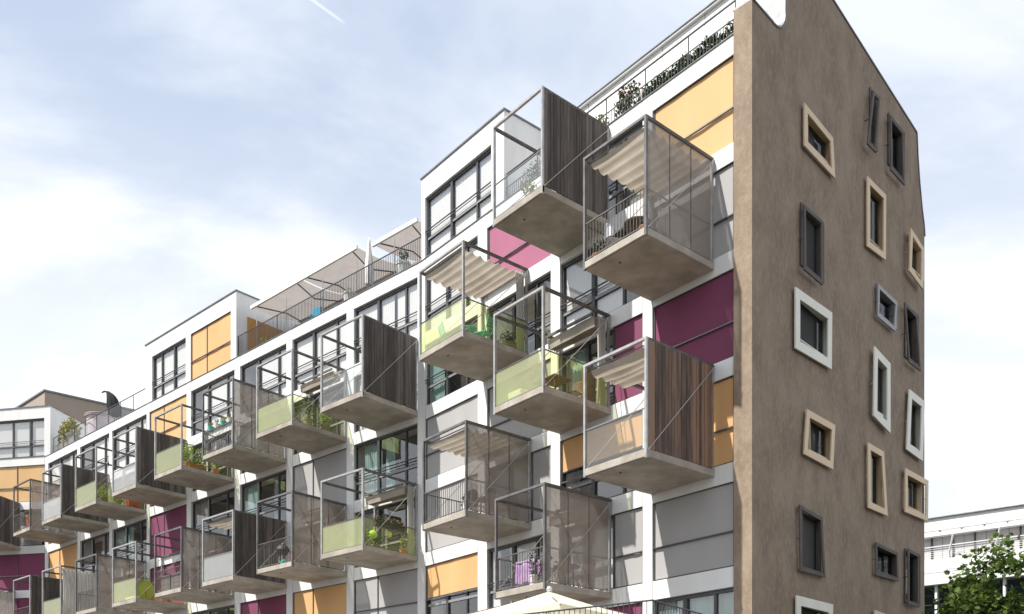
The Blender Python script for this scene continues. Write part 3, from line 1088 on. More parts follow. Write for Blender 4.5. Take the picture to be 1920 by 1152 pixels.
def balcony(F, sR, zb, W, front, right, canopy=None, drapes=None, label=None):
    """slab mesh with its steelwork, guards and screens as children. local x runs away from the corner, y outwards, z from the slab's underside"""
    kW = round(W, 2)
    k = ('slab', kW)
    loc, rz = F.P(sR, 0.006, zb) - B0, F.rz
    if k not in proto:
        mb = MB()
        mb.bbox(0, W, 0, BD, 0, TS, 0.012)
        o = mb.build('balcony', M['concrete'], bld, loc, rz)
        proto[k] = o
    else:
        o = shared('balcony', proto[k], bld, loc, rz)
    if label:
        o['label'] = label
    sp(('drain', kW), 'drain_spout', lambda: MB().tube((W * 0.6, BD - 0.5, -0.035), (W * 0.6, BD - 0.5, 0.01), 0.03, 10), 'coping', o)
    sp(('drip', kW), 'drip_edge', lambda: MB().box(0.05, W - 0.05, BD - 0.07, BD - 0.055, -0.006, 0.001), 'coping', o)
    p = 0.036
    xs = (p, W - p)
    for x in xs:
        sp(('post', 'f', x), 'post', mk_box(x - p, x + p, BD - 2 * p - 0.002, BD + 0.004, -0.02, BH - 0.072), 'steel' if right != 'mesh' else 'steel_dark', o)
        sp(('post', 'b', x), 'post', mk_box(x - p, x + p, 0.03, 0.03 + 2 * p, TS, BH - 0.072), 'steel', o)
    sp(('topf', kW), 'top_beam', mk_box(0, W, BD - 2 * p - 0.004, BD + 0.006, BH - 0.07, BH), 'steel' if right != 'mesh' else 'steel_dark', o)
    for x in xs:
        sp(('tops', x), 'top_beam', mk_box(x - p - 0.002, x + p + 0.002, 0.02, BD - 2 * p - 0.006, BH - 0.085, BH - 0.002), 'beam', o)
    sp(('topb', kW), 'top_beam', mk_box(2 * p + 0.004, W - 2 * p - 0.004, 0.03, 0.03 + 2 * p, BH - 0.08, BH - 0.004), 'beam', o)
    for x in (-0.03, W + 0.03):
        sp(('rod', x), 'tie_rod', lambda: MB().tube((x, BD - 0.04, TS - 0.03), (x, 0.06, BH - 0.1), 0.013), 'cable', o)
    gz = TS + 1.06
    if front in ('clear', 'frost', 'green'):
        sp(('gf', kW), 'front_guard', sheet_y(BD - 0.04, 2 * p, W - 2 * p, TS + 0.004, gz), front, o)
        sp(('gfr', kW), 'guard_rail', mk_box(2 * p + 0.001, W - 2 * p - 0.001, BD - 0.055, BD - 0.02, gz, gz + 0.025), 'grey' if front != 'green' else 'beam', o)
        sp(('gfc', kW), 'bottom_channel', mk_box(2 * p + 0.001, W - 2 * p - 0.001, BD - 0.03, BD - 0.018, TS + 0.002, TS + 0.03), 'beam', o)
        sp(('gl', kW), 'left_guard', sheet_x(W - 0.04, 2 * p + 0.05, BD - 0.08, TS + 0.02, gz), 'green_side' if front == 'green' else 'thin', o)
    else:
        sp(('bf', kW), 'front_guard', bars(2 * p, W - 2 * p, BD - 0.04, TS, gz), 'beam', o)
        sp(('bl', kW), 'left_guard', side_bars(W - 0.04, 2 * p + 0.05, BD - 0.08, TS, gz), 'beam', o)
    if right in ('wood', 'wood_red'):
        boards().build('side_screen', M[right], o)
    elif right == 'mesh':
        def f():
            mb = MB()
            for i in range(3):
                a = 0.11 + i * (BD - 0.2) / 3
                mb.box(0.028, 0.034, a + 0.012, a + (BD - 0.2) / 3 - 0.012, TS + 0.03, BH - 0.1)
            return mb
        sp('meshp', 'side_screen', f, 'mesh', o)

        def f2():
            mb = MB()
            for i in (1, 2):
                a = 0.11 + i * (BD - 0.2) / 3
                mb.box(0.02, 0.042, a - 0.011, a + 0.011, TS + 0.03, BH - 0.1)
            return mb
        sp('meshs', 'screen_strut', f2, 'beam', o)
        sp('br', 'right_guard', side_bars(0.08, 0.12, BD - 0.1, TS, gz, 0.35), 'beam', o)
    elif right == 'green':
        sp('gr', 'right_guard', sheet_x(0.04, 0.12, BD - 0.08, TS + 0.02, gz), 'green_side', o)
        sp('grr', 'guard_rail', mk_box(0.022, 0.056, 0.11, BD - 0.08, gz, gz + 0.025), 'beam', o)
        sp('grc', 'bottom_channel', mk_box(0.022, 0.032, 0.11, BD - 0.08, TS + 0.001, TS + 0.018), 'beam', o)
    if canopy == 'full':
        scallop(0.13, W - 0.13, 0.25, BD - 0.16, BH - 0.15, 7)().build('canopy', M['cloth'], o, smooth=True)
    elif canopy == 'part':
        scallop(0.13, W - 0.13, 1.15, BD - 0.16, BH - 0.16, 4, 0.16)().build('canopy', M['cloth'], o, smooth=True)
    elif canopy == 'bundle':
        sp(('cb', kW), 'canopy', bundle(0.1, W - 0.1), 'cloth', o)
    if canopy:
        sp(('cr', kW), 'canopy_rail', lambda: MB().box(0.1, W - 0.1, 0.68, 0.73, BH - 0.19, BH - 0.11) if canopy == 'bundle' else
           MB().tube((0.1, BD - 0.15, BH - 0.14), (W - 0.1, BD - 0.15, BH - 0.14), 0.02), 'beam' if canopy == 'bundle' else 'coping', o)
    if drapes:
        sp(('dr', drapes), 'drape', drape(0.09, 0.12, 0.5 if drapes == 'short' else BD - 0.12), 'drape', o, True)
    return (F, sR, zb + TS, W)


Z = {1: 18.03, 2: 15.08, 4: 9.31, 3: 12.18, 5: 6.43}
bA1 = balcony(FA, 4.72, Z[1], 2.33, 'clear', 'wood')
bA2 = balcony(FA, 0.69, Z[2] - 0.02, 2.33, 'bars', 'mesh', 'full')
bA3 = balcony(FA, 8.58, Z[2] + 0.1, 2.55, 'green', 'green', 'full', 'short')
bA4 = balcony(FA, 4.68, Z[3], 2.33, 'green', 'green', 'bundle', 'short')
bA5 = balcony(FA, 0.68, Z[4], 2.33, 'clear', 'wood_red', 'part', label='balcony with a reddish brown board screen')
bA6 = balcony(FA, 8.42, Z[4] - 0.01, 2.5, 'bars', 'mesh', 'full')
bA7 = balcony(FA, 4.62, Z[5], 2.33, 'bars', 'mesh', 'bundle')
U = [
    (0.21, 'clear', 'wood', None, None), (4.72, 'green', 'green', 'bundle', None), (9.13, 'bars', 'mesh', 'bundle', None), (13.6, 'green', 'green', None, None),
    (18.12, 'frost', 'wood', 'bundle', None), (22.62, 'green', 'green', None, None), (27.1, 'frost', 'wood', None, None), (31.47, 'bars', 'mesh', None, None)]
bU = [balcony(FB, s, Z[2] + 0.03, 2.6, f, r, c, d) for s, f, r, c, d in U]
Lw = [
    (0.2, 'green', 'green', 'bundle', 'short'), (4.7, 'bars', 'mesh', 'bundle', None), (9.13, 'frost', 'wood', 'part', None), (13.6, 'bars', 'mesh', 'bundle', None),
    (18.12, 'green', 'green', None, None), (22.55, 'bars', 'mesh', None, None), (27.1, 'green', None, None, 'long'), (31.47, 'bars', 'wood', None, None)]
bL = [balcony(FB, s, Z[4] + 0.0, 2.6, f, r, c, d) for s, f, r, c, d in Lw]
bC = [balcony(FC, 1.95, Z[2] + 0.03, 2.6, 'frost', 'wood'), balcony(FC, 2.35, Z[4], 2.6, 'bars', None, None, 'long')]


# ------------------------------------------------------------------ loose things
def at(b, x, y, z=0.0):
    F, sR, zs, W = b
    return F.P(sR + x, y + 0.006, zs + z + 0.003)


def leaves(n, c, r, s, flat=1.0):
    mb = MB()
    for i in range(n):
        v = Vector((rng.gauss(0, 1), rng.gauss(0, 1), rng.gauss(0, 1))).normalized() * (rng.random() ** 0.45)
        mb.leaf((c[0] + v.x * r[0], c[1] + v.y * r[1], c[2] + v.z * r[2]), s)
    return mb


def pot_plant(loc, label, pot='terracotta', r=0.15, h=0.28, plant=(0.28, 0.28, 0.35), n=90, leaf='leaf_dark', s=0.09, flowers=None, rz=0.0, cat='potted plant', group=None):
    t = thing('potted_plant', label, cat, loc, rz, group)
    MB().lathe([(0.001, 0), (r * 0.78, 0), (r, h * 0.85), (r * 1.08, h * 0.86), (r * 1.08, h), (r * 0.92, h), (r * 0.88, h - 0.03), (0.001, h - 0.03)], 16).build('pot', M[pot], t, smooth=False)
    f = leaves(n, (0, 0, h + plant[2] * 0.75), plant, s)
    f.build('foliage', M[leaf], t)
    st = MB()
    for i in range(5):
        a = i * 1.3
        st.tube((0, 0, h - 0.04), (math.cos(a) * plant[0] * 0.5, math.sin(a) * plant[1] * 0.5, h + plant[2]), 0.008, 4)
    st.build('stem', M['bark'], t)
    if flowers:
        leaves(n // 4, (0, 0, h + plant[2] * 0.95), (plant[0] * 1.05, plant[1] * 1.05, plant[2] * 0.8), s * 0.8).build('flowers', M[flowers], t)
    return t


def box_plant(loc, rz, label, L=0.8, w=0.2, h=0.2, pot='terracotta', n=130, leaf='leaf_dark', flowers=None, ph=0.25, s=0.08, cat='flower box', group=None):
    t = thing('flower_box', label, cat, loc, rz, group)
    mb = MB()
    mb.box(-L / 2, L / 2, -w / 2, w / 2, 0, h * 0.9)
    mb.box(-L / 2 - 0.012, L / 2 + 0.012, -w / 2 - 0.012, w / 2 + 0.012, h * 0.9, h)
    mb.build('trough', M[pot], t)
    leaves(n, (0, 0, h + ph * 0.55), (L * 0.52, w * 0.8, ph), s).build('foliage', M[leaf], t)
    if flowers:
        leaves(n // 6, (0, 0, h + ph * 0.8), (L * 0.52, w * 0.9, ph * 0.75), s * 0.85).build('flowers', M[flowers], t)
    return t


def chair(loc, rz, label, m='turq', hs=0.45, slat=True, cat='chair', group=None, round_back=False):
    t = thing('garden_chair', label, cat, loc, rz, group)
    s = MB()
    if slat:
        for i in range(5):
            s.box(-0.21, 0.21, -0.2 + i * 0.085, -0.2 + i * 0.085 + 0.065, hs - 0.025, hs)
    else:
        s.bbox(-0.22, 0.22, -0.21, 0.21, hs - 0.06, hs, 0.02)
    s.build('seat', M[m], t)
    b = MB()
    if round_back:
        b.grid(lambda u, v: (-0.27 * math.cos(math.pi * u), -0.1 - 0.17 * math.sin(math.pi * u), hs + 0.02 + v * (0.22 + 0.2 * math.sin(math.pi * u))), 14, 4)
        b.grid(lambda u, v: (-0.24 * math.cos(math.pi * u), -0.1 - 0.14 * math.sin(math.pi * u), hs + 0.02 + v * (0.22 + 0.2 * math.sin(math.pi * u))), 14, 4)
    else:
        for x in (-0.2, 0.2):
            b.tube((x, -0.2, hs), (x, -0.32, hs + 0.45), 0.016)
        for i in range(4):
            z, y = hs + 0.12 + i * 0.095, -0.235 - i * 0.025
            b.box(-0.2, 0.2, y - 0.01, y + 0.01, z, z + 0.07)
    b.build('backrest', M[m], t)
    for x in (-0.19, 0.19):
        MB().tube((x, 0.19, 0), (x, -0.18, hs - 0.03), 0.014).build('leg', M[m], t)
        MB().tube((x * 0.92, -0.2, 0), (x * 0.92, 0.18, hs - 0.03), 0.014).build('leg', M[m], t)
    return t


def table(loc, label, m='teak', r=0.4, h=0.72, cat='table', square=False, rz=0.0):
    t = thing('garden_table', label, cat, loc, rz)
    mb = MB()
    if square:
        mb.bbox(-r, r, -r, r, h - 0.035, h, 0.01)
    else:
        mb.lathe([(0.001, h - 0.03), (r, h - 0.03), (r, h), (0.001, h)], 20)
    mb.build('table_top', M[m], t)
    for i in range(4):
        a = math.pi / 4 + i * math.pi / 2
        k = r * (1.2 if square else 0.7)
        MB().tube((math.cos(a) * k, math.sin(a) * k, 0), (math.cos(a) * k * 0.85, math.sin(a) * k * 0.85, h - 0.03), 0.018).build('leg', M[m], t)
    return t


def ball(loc, label, m, r=0.14, stick=0.0, hang=0.0):
    t = thing('paper_lantern', label, 'lantern', loc)
    MB().lathe([(max(0.001, r * math.sin(R(a))), r - r * math.cos(R(a)) + stick) for a in range(0, 181, 15)], 16).build('lantern_globe', M[m], t, smooth=True)
    if stick:
        MB().tube((0, 0, 0), (0, 0, stick + 0.01), 0.01).build('stick', M['teak'], t)
    if hang:
        MB().tube((0, 0, 2 * r), (0, 0, 2 * r + hang), 0.004).build('cord', M['dark'], t)
    return t


RA, RB = FA.rz, FB.rz
# upper right balcony with the net screen
pot_plant(at(bA2, 2.08, 2.5), 'small terracotta pot with a sprig behind the bars of the top screened balcony', r=0.13, h=0.22, plant=(0.14, 0.14, 0.22), n=40)
chair(at(bA2, 1.62, 2.3), RA + 2.6, 'silver wire garden chair on the top balcony with the perforated screen', 'silver', round_back=True, slat=True)
table(at(bA2, 0.95, 2.1), 'round brown wicker table on the top balcony with the perforated screen', 'brown', r=0.38)
pot_plant(at(bA2, 0.3, 2.5), 'terracotta bowl on the front corner of the top screened balcony, beside its corner post', r=0.16, h=0.2, plant=(0.13, 0.13, 0.15), n=30)
chair(at(bA2, 0.7, 1.4), RA + 1.2, 'brown wicker armchair behind the round table on the top screened balcony', 'brown', slat=False, round_back=True)
# top left balcony
pot_plant(at(bA1, 1.2, 2.3), 'pale leafy plant behind clear glass on the highest balcony', 'pot_white', 0.16, 0.3, (0.3, 0.25, 0.35), 90, 'leaf_olive')
box_plant(FA.P(8.6, -0.35, PAR), RA, 'long planter of green shrubs on the roof terrace beside the tall white roof box', 1.4, 0.3, 0.3, 'pot_brown', 200, 'leaf_dark', None, 0.4)
# yellow-green balcony
chair(at(bA3, 1.75, 2.1), RA + 2.9, 'turquoise folding chair at the front glass of the lime balcony under a pleated canopy', 'turq')
chair(at(bA3, 0.6, 1.5), RA - 1.2, 'turquoise folding chair on the lime balcony, the one beside its side glass', 'turq')
table(at(bA3, 1.05, 1.8), 'small turquoise table between two turquoise chairs', 'turq', 0.28, 0.68)
box_plant(at(bA3, 0.25, 0.75), RA + 1.57, 'low green plants beside the drape of the lime balcony', 0.6, 0.2, 0.25, 'pot_brown', 90, 'leaf_dark', None, 0.25)
# green balcony with teak furniture
table(at(bA4, 0.85, 1.55), 'square teak table on the green glass balcony with teak chairs', 'teak', 0.38, 0.72, square=True, rz=RA)
chair(at(bA4, 0.75, 2.2), RA + 3.0, 'teak chair with its back to the front glass of the green balcony', 'teak')
chair(at(bA4, 0.75, 0.85), RA + 0.2, 'teak chair at the window side of the teak table', 'teak')
t = thing('folded_board', 'upright brown wooden panel leaning near the drape of the green balcony', 'wood panel', at(bA4, 0.35, 0.6), RA)
MB().bbox(-0.03, 0.03, -0.28, 0.28, 0, 1.05, 0.01).build('panel', M['teak'], t)
MB().box(0.031, 0.05, -0.28, 0.28, 0.5, 0.56).build('batten', M['brown'], t)
t = thing('deck_lounger', 'pale cushioned lounger behind the front glass of the green balcony', 'lounger', at(bA4, 1.7, 2.0), RA)
MB().bbox(-0.3, 0.3, -0.5, 0.5, 0.2, 0.42, 0.03).build('cushion', M['tow_white'], t)
for x in (-0.26, 0.26):
    for y in (-0.45, 0.45):
        MB().box(x - 0.025, x + 0.025, y - 0.025, y + 0.025, 0, 0.199).build('leg', M['teak'], t)
# screened balcony below
chair(at(bA6, 0.75, 2.1), RA - 1.5, 'black round backed chair close to the side screen under a sagging canopy', 'black', slat=False, round_back=True, group=None)
chair(at(bA6, 0.6, 0.9), RA - 1.4, 'black round backed chair beside the window behind the side screen, under a sagging canopy', 'black', slat=False, round_back=True)
table(at(bA6, 0.7, 1.45), 'black table between the two black round backed chairs', 'black', 0.36)
pot_plant(at(bA6, 0.28, 2.62), 'small flowering pot at the front corner of the balcony with black chairs', 'pot_white', 0.1, 0.3, (0.12, 0.1, 0.24), 40, 'leaf_olive', 0.07, 'petal_pink')
pot_plant(at(bA6, 0.45, 0.4), 'dark bushy plant near the wall behind the side screen of the balcony with black chairs', 'pot_brown', 0.18, 0.4, (0.35, 0.35, 0.4), 140, 'leaf_dark', 0.1)
# laundry balcony
t = thing('drying_rack', 'folding drying rack behind the bars of the lowest balcony', 'drying rack', at(bA7, 1.75, 1.9), RA)
mb = MB()
for z in (0.9, 0.93):
    for i in range(6):
        mb.tube((-0.5, -0.25 + i * 0.1, 0.92), (0.5, -0.25 + i * 0.1, 0.92), 0.006)
mb.path([(-0.5, -0.27, 0.92), (0.5, -0.27, 0.92), (0.5, 0.27, 0.92), (-0.5, 0.27, 0.92), (-0.5, -0.27, 0.92)], 0.01)
mb.build('rail_grid', M['silver'], t)
for x in (-0.42, 0.42):
    MB().tube((x, -0.3, 0), (x, 0.25, 0.91), 0.01).build('leg', M['silver'], t)
    MB().tube((x * 0.95, 0.3, 0), (x * 0.95, -0.25, 0.91), 0.01).build('leg', M['silver'], t)


def towel(b, x, y, z, w, label, m, drop=0.55, name='towel', span=0.07):
    def f(u, v):
        a = (v - 0.5) * 2
        yy = y + span * a
        zz = z - (abs(a) ** 1.0) * drop * (1 if a > 0 else 0.8) + 0.015
        if abs(a) < 0.15:
            zz = z + 0.02
        return Vector((x + (u - 0.5) * w, yy + 0.02 * math.sin(u * 14 + 2 * a), zz + 0.01 * math.sin(u * 9)))
    mb = MB()
    mb.grid(f, 16, 16)
    F, sR, zs, W = b
    o = mb.build(name, M[m], None, F.P(sR, 0.006, zs), F.rz, True)
    return tag(o, label, 'towel')


towel(bA7, 1.62, 2.14, 0.95, 0.95, 'lilac towel hung over the front of the drying rack', 'lilac', 0.72)
towel(bA7, 1.75, 1.75, 0.98, 0.8, 'lilac towel hung over the rear wires of the drying rack', 'lilac', 0.5)
pot_plant(at(bA7, 0.3, 2.45), 'red pot with a flowering plant behind the corner post of the lowest balcony', 'red', 0.13, 0.42, (0.16, 0.16, 0.4), 70, 'leaf_dark', 0.08, 'petal_pink')
pot_plant(at(bA7, 0.85, 2.5), 'tall green plant by the bars beside the drying rack', 'pot_white', 0.13, 0.35, (0.2, 0.2, 0.5), 90, 'leaf_dark', 0.08)
table(at(bA7, 0.6, 1.35), 'dark round table behind the side screen of the lowest balcony', 'black', 0.42)
chair(at(bA7, 0.5, 0.72), RA + 0.15, 'slatted teak chair behind the side screen of the lowest balcony', 'teak')
pot_plant(at(bA7, 0.32, 1.9), 'white pot with a leafy plant behind the side screen of the lowest balcony', 'pot_white', 0.15, 0.3, (0.25, 0.25, 0.3), 90, 'leaf_olive')
# far wing, upper row
box_plant(at(bU[1], 1.35, 1.9), RB, 'dark green shrubs in a long trough behind the green glass beside a wooden screen', 1.3, 0.35, 0.35, 'pot_brown', 240, 'leaf_dark', None, 0.55)
pot_plant(at(bU[1], 0.45, 1.7), 'tall dark conifer in a pot by the side glass next to the first wooden screen', 'pot_brown', 0.2, 0.4, (0.25, 0.25, 0.65), 200, 'leaf_dark', 0.09)
pot_plant(at(bU[1], 0.3, 0.9), 'lime leafed plant near the wall by the side glass next to the first wooden screen', 'pot_brown', 0.2, 0.35, (0.3, 0.3, 0.45), 150, 'leaf_lime', 0.1)
chair(at(bU[2], 1.05, 1.9), RB - 0.9, 'turquoise chair on the screened balcony of the upper row with hanging turquoise pots', 'turq', slat=False, round_back=True)
for i, (x, lb) in enumerate(((2.15, 'turquoise hanging pot, the one farthest left in the row on the rail'), (1.62, 'turquoise hanging pot second from the left on the rail'),
                             (1.1, 'turquoise hanging pot third from the left on the rail'), (0.55, 'turquoise hanging pot nearest the corner post of the rail'))):
    t = thing('hanging_pot', lb, 'flower pot', at(bU[2], x, 2.62, 1.08), RB, 'turquoise pots along a balcony rail')
    MB().lathe([(0.001, 0), (0.1, 0), (0.14, 0.2), (0.12, 0.2), (0.1, 0.17), (0.001, 0.17)], 12).build('pot', M['turq' if i % 2 == 0 else 'pot_white'], t)
    leaves(35, (0, 0, 0.3), (0.16, 0.14, 0.16), 0.08).build('foliage', M['leaf_olive'], t)
for i, (x, y, lf, lb) in enumerate(((0.35, 2.3, 'leaf_lime', 'bright lime plant at the front corner of the plant filled green balcony'),
                                    (0.4, 1.6, 'leaf_dark', 'bushy dark plant in the middle of the plant filled green balcony'),
                                    (0.35, 0.8, 'leaf_lime', 'lime climbing plant near the wall of the plant filled green balcony'))):
    pot_plant(at(bU[3], x, y), lb, 'terracotta', 0.18, 0.3, (0.3, 0.35, 0.55), 170, lf, 0.1)
box_plant(at(bU[3], 0.2, 1.9, 0), RB + 1.57, 'terracotta trough of yellow flowers low behind the side glass of the plant filled green balcony', 0.9, 0.2, 0.22, 'terracotta', 90, 'leaf_lime', 'petal_yellow', 0.15)
for i, (x, y, lf, lb) in enumerate(((0.4, 2.3, 'leaf_lime', 'lime shrub at the front of the green balcony between two wooden screens'),
                                    (0.4, 1.4, 'leaf_olive', 'olive shrub in the middle of the green balcony between two wooden screens'))):
    pot_plant(at(bU[5], x, y), lb, 'pot_brown', 0.18, 0.25, (0.35, 0.4, 0.35), 150, lf, 0.1)
t = thing('storage_crate', 'red brown crate at the wall end of a green balcony', 'crate', at(bU[5], 0.35, 0.55), RB)
mb = MB()
for i in range(5):
    mb.box(-0.2, 0.2, -0.35, 0.35, i * 0.12, i * 0.12 + 0.1)
mb.box(-0.18, 0.18, -0.33, 0.33, 0.02, 0.55)
mb.build('crate_slats', M['red'], t)
MB().box(-0.22, 0.22, -0.37, 0.37, 0.59, 0.62).build('lid', M['red'], t)
pot_plant(at(bU[7], 1.2, 2.3), 'tall terracotta pot with a plant on the farthest screened balcony', 'terracotta', 0.26, 0.95, (0.25, 0.25, 0.25), 90, 'leaf_dark')
pot_plant(at(bU[7], 2.1, 2.3), 'green plant in a white pot on the farthest screened balcony', 'pot_white', 0.2, 0.4, (0.25, 0.25, 0.5), 120, 'leaf_dark')
# far wing, lower row
box_plant(at(bL[0], 0.16, 1.75, 0.86), RB + 1.57, 'dark flower box of red blooms inside the side glass, the one nearer the front', 0.75, 0.2, 0.2, 'black', 120, 'leaf_dark', 'petal_red', 0.16)
box_plant(at(bL[0], 0.16, 0.95, 0.86), RB + 1.57, 'dark flower box of red blooms hung inside the side glass, the one nearer the drape', 0.7, 0.2, 0.2, 'black', 110, 'leaf_dark', 'petal_red', 0.16)
ball(at(bL[0], 0.3, 2.05, 0.38), 'lime green ball lantern hung under the flower boxes', 'lime', 0.17, 0, 0.3)
ball(at(bL[0], 0.25, 1.3, 0.0), 'cream ball lantern on a stick under the flower boxes', 'cream', 0.13, 0.55)
for x, y, lf, lb in ((0.35, 2.45, 'leaf_lime', 'lime bush behind the front corner of the green balcony with red flower boxes'),
                     (0.45, 1.8, 'leaf_dark', 'low dark bush behind the side glass of the green balcony with red flower boxes')):
    pot_plant(at(bL[0], x, y), lb, 'pot_brown', 0.17, 0.22, (0.28, 0.3, 0.32), 130, lf, 0.09)
pot_plant(at(bL[0], 0.22, 0.6), 'dry brown bushy plant beside the drape of the green balcony with red flower boxes', 'terracotta', 0.14, 0.2, (0.14, 0.16, 0.4), 80, 'leaf_olive', 0.07)
t = thing('kettle_grill', 'black kettle grill behind the bars of the screened balcony', 'grill', at(bL[1], 1.7, 2.1), RB)
MB().lathe([(0.001, 0.55), (0.18, 0.6), (0.27, 0.75), (0.28, 0.8)], 18).build('bowl', M['black'], t, smooth=True)
MB().lathe([(0.285, 0.80), (0.25, 0.93), (0.14, 1.02), (0.001, 1.05)], 18).build('lid', M['black'], t, smooth=True)
MB().tube((-0.06, 0, 1.09), (0.06, 0, 1.09), 0.02).build('handle', M['silver'], t)
for a in (0.3, 2.4, 4.5):
    MB().tube((0.3 * math.cos(a), 0.3 * math.sin(a), 0), (0.15 * math.cos(a), 0.15 * math.sin(a), 0.64), 0.012).build('leg', M['silver'], t)
pot_plant(at(bL[1], 0.5, 2.3), 'red bowl of orange plants beside the kettle grill', 'red', 0.2, 0.35, (0.25, 0.2, 0.25), 80, 'leaf_olive', 0.08, 'petal_red')
t = thing('watering_can', 'turquoise watering can on the floor beside the kettle grill', 'watering can', at(bL[1], 1.15, 2.45), RB)
MB().lathe([(0.001, 0), (0.1, 0), (0.1, 0.22), (0.07, 0.25), (0.001, 0.25)], 12).build('can_body', M['turq'], t)
MB().tube((0.09, 0, 0.06), (0.27, 0, 0.26), 0.02).build('spout', M['turq'], t)
MB().path([(-0.1, 0, 0.05), (-0.17, 0, 0.16), (-0.12, 0, 0.25), (0, 0, 0.29)], 0.011).build('handle', M['turq'], t)
t = thing('wind_sock', 'lilac wind sock hanging inside the screened balcony with the kettle grill', 'wind sock', at(bL[1], 0.35, 0.75, 1.35), RB)
MB().lathe([(0.09, 0), (0.1, 0.3), (0.08, 0.75), (0.07, 0.9)], 10).build('sock', M['lilac'], t, smooth=True)
MB().tube((0, 0, 0.88), (0, 0, 1.4), 0.006).build('cord', M['dark'], t)
pot_plant(at(bL[2], 0.4, 0.5, 0.0), 'tall young plant showing above the board screen of the lower row', 'pot_brown', 0.16, 2.3, (0.16, 0.16, 0.3), 60, 'leaf_dark', 0.1) if False else None
for x, lb in ((2.0, 'taupe planter box at the left of the balcony with two planter boxes'), (0.95, 'taupe planter box at the right of the balcony with two planter boxes')):
    t = thing('planter_box', lb, 'planter', at(bL[3], x, 2.35), RB)
    mb = MB()
    for i in range(4):
        mb.box(-0.46, 0.46, -0.2, 0.2, i * 0.2, i * 0.2 + 0.19)
    mb.box(-0.44, 0.44, -0.18, 0.18, 0.01, 0.78)
    mb.build('planter_slats', M['pot_brown'], t)
    MB().box(-0.48, 0.48, -0.22, 0.22, 0.795, 0.83).build('rim', M['pot_brown'], t)
t = thing('leaf_shade', 'large yellow leaf shaped sunshade on the green balcony of the lower row', 'sunshade', at(bL[4], 0.5, 2.0, 0.0), RB)
mb = MB()
mb.grid(lambda u, v: (0.12 * math.cos(3 * v), (u - 0.5) * 0.95 * math.sin(math.pi * (0.12 + 0.83 * v)) ** 0.8, 0.12 + 0.95 * v + 0.05 * math.cos(8 * (u - .5))), 10, 10)
mb.build('leaf_cloth', M['yellow'], t, smooth=True)
MB().tube((0.02, 0, 0), (0.1, 0, 0.9), 0.014).build('stem', M['teak'], t)
box_plant(at(bL[4], 1.5, 2.2), RB, 'trough of pale plants behind the front glass of the green balcony with the leaf shade', 1.2, 0.25, 0.3, 'pot_white', 160, 'leaf_lime', None, 0.35)
pot_plant(at(bL[4], 0.4, 0.9), 'lime plant near the wall beside the yellow leaf shade', 'terracotta', 0.17, 0.3, (0.3, 0.35, 0.4), 140, 'leaf_lime', 0.1)
box_plant(at(bL[6], 1.2, 2.2), RB, 'red trough of green plants on the balcony with the long pale drape', 1.3, 0.3, 0.35, 'red', 200, 'leaf_dark', None, 0.5)

# roof terraces
t = thing('hedge_row', 'dark green hedge behind the roof terrace bars by the brown end wall', 'hedge', FA.P(1.75, -0.25, PAR), RA)
mb = MB()
mb.box(-1.65, 1.65, -0.1, 0.1, 0, 0.1)
mb.build('trough', M['pot_brown'], t)
mb = MB()
for i in range(2600):
    x = rng.uniform(-1.72, 1.72)
    mb.leaf((x, rng.uniform(-0.14, 0.12), rng.uniform(0.05, 0.52 + 0.08 * math.sin(x * 7) + 0.05 * math.sin(x * 17))), 0.085)
mb.build('foliage', M['leaf_dark'], t)
box_plant(FA.P(4.25, -0.32, PAR), RA, 'bushy flower box with a few pink blooms on the roof terrace beside the hedge', 1.15, 0.25, 0.2, 'pot_white', 420, 'leaf_dark', 'petal_pink', 0.62, 0.1)
pot_plant(FA.P(5.5, -0.35, PAR), 'round green shrub on the roof terrace left of the pink flower box', 'pot_white', 0.17, 0.2, (0.33, 0.28, 0.36), 190, 'leaf_lime', 0.1)
t = thing('plastic_pail', 'pale pink pail between the flower box and the hedge on the roof terrace', 'pail', FA.P(3.55, -0.35, PAR), RA)
MB().lathe([(0.001, 0), (0.13, 0), (0.16, 0.5), (0.15, 0.5), (0.12, 0.03), (0.001, 0.03)], 14).build('pail_body', M['pot_pink'], t)
MB().path([(-0.16, 0, 0.48), (-0.12, 0, 0.62), (0.12, 0, 0.62), (0.16, 0, 0.48)], 0.008).build('handle', M['silver'], t)


def furled(loc, label, m, h, r, lean=(0, 0), pole=None, bend=0.0, z0=0.55):
    t = thing('furled_parasol', label, 'parasol', loc, RB)
    mb = MB()
    n, k = 18, 14
    for j in range(k + 1):
        v = j / k
        z = z0 + (h - z0) * v
        rr = r * (0.55 + 0.45 * math.sin(math.pi * min(1, v * 1.15 + 0.12))) * (1 - v) ** 0.35 + 0.015
        for i in range(n):
            a = 2 * math.pi * i / n
            f = 1 + 0.22 * (1 if i % 3 == 0 else -0.4)
            mb.v.append((lean[0] * v + bend * v ** 4 + rr * f * math.cos(a), lean[1] * v + rr * f * math.sin(a), z - bend * 0.3 * v ** 7))
    mb.f = [(j * n + i, j * n + (i + 1) % n, (j + 1) * n + (i + 1) % n, (j + 1) * n + i) for j in range(k) for i in range(n)]
    mb.f.append(tuple(range(k * n, k * n + n)))
    mb.build('folded_cloth', M[m], t, smooth=True)
    MB().tube((0, 0, 0), (lean[0] * 0.1, lean[1] * 0.1, z0 + 0.2), 0.025).build('pole', M['valance'] if m == 'furl_white' else M['dark'], t)
    MB().lathe([(0.001, 0), (0.25, 0), (0.25, 0.06), (0.05, 0.1), (0.001, 0.1)], 14).build('base', M['coping'], t)
    return t


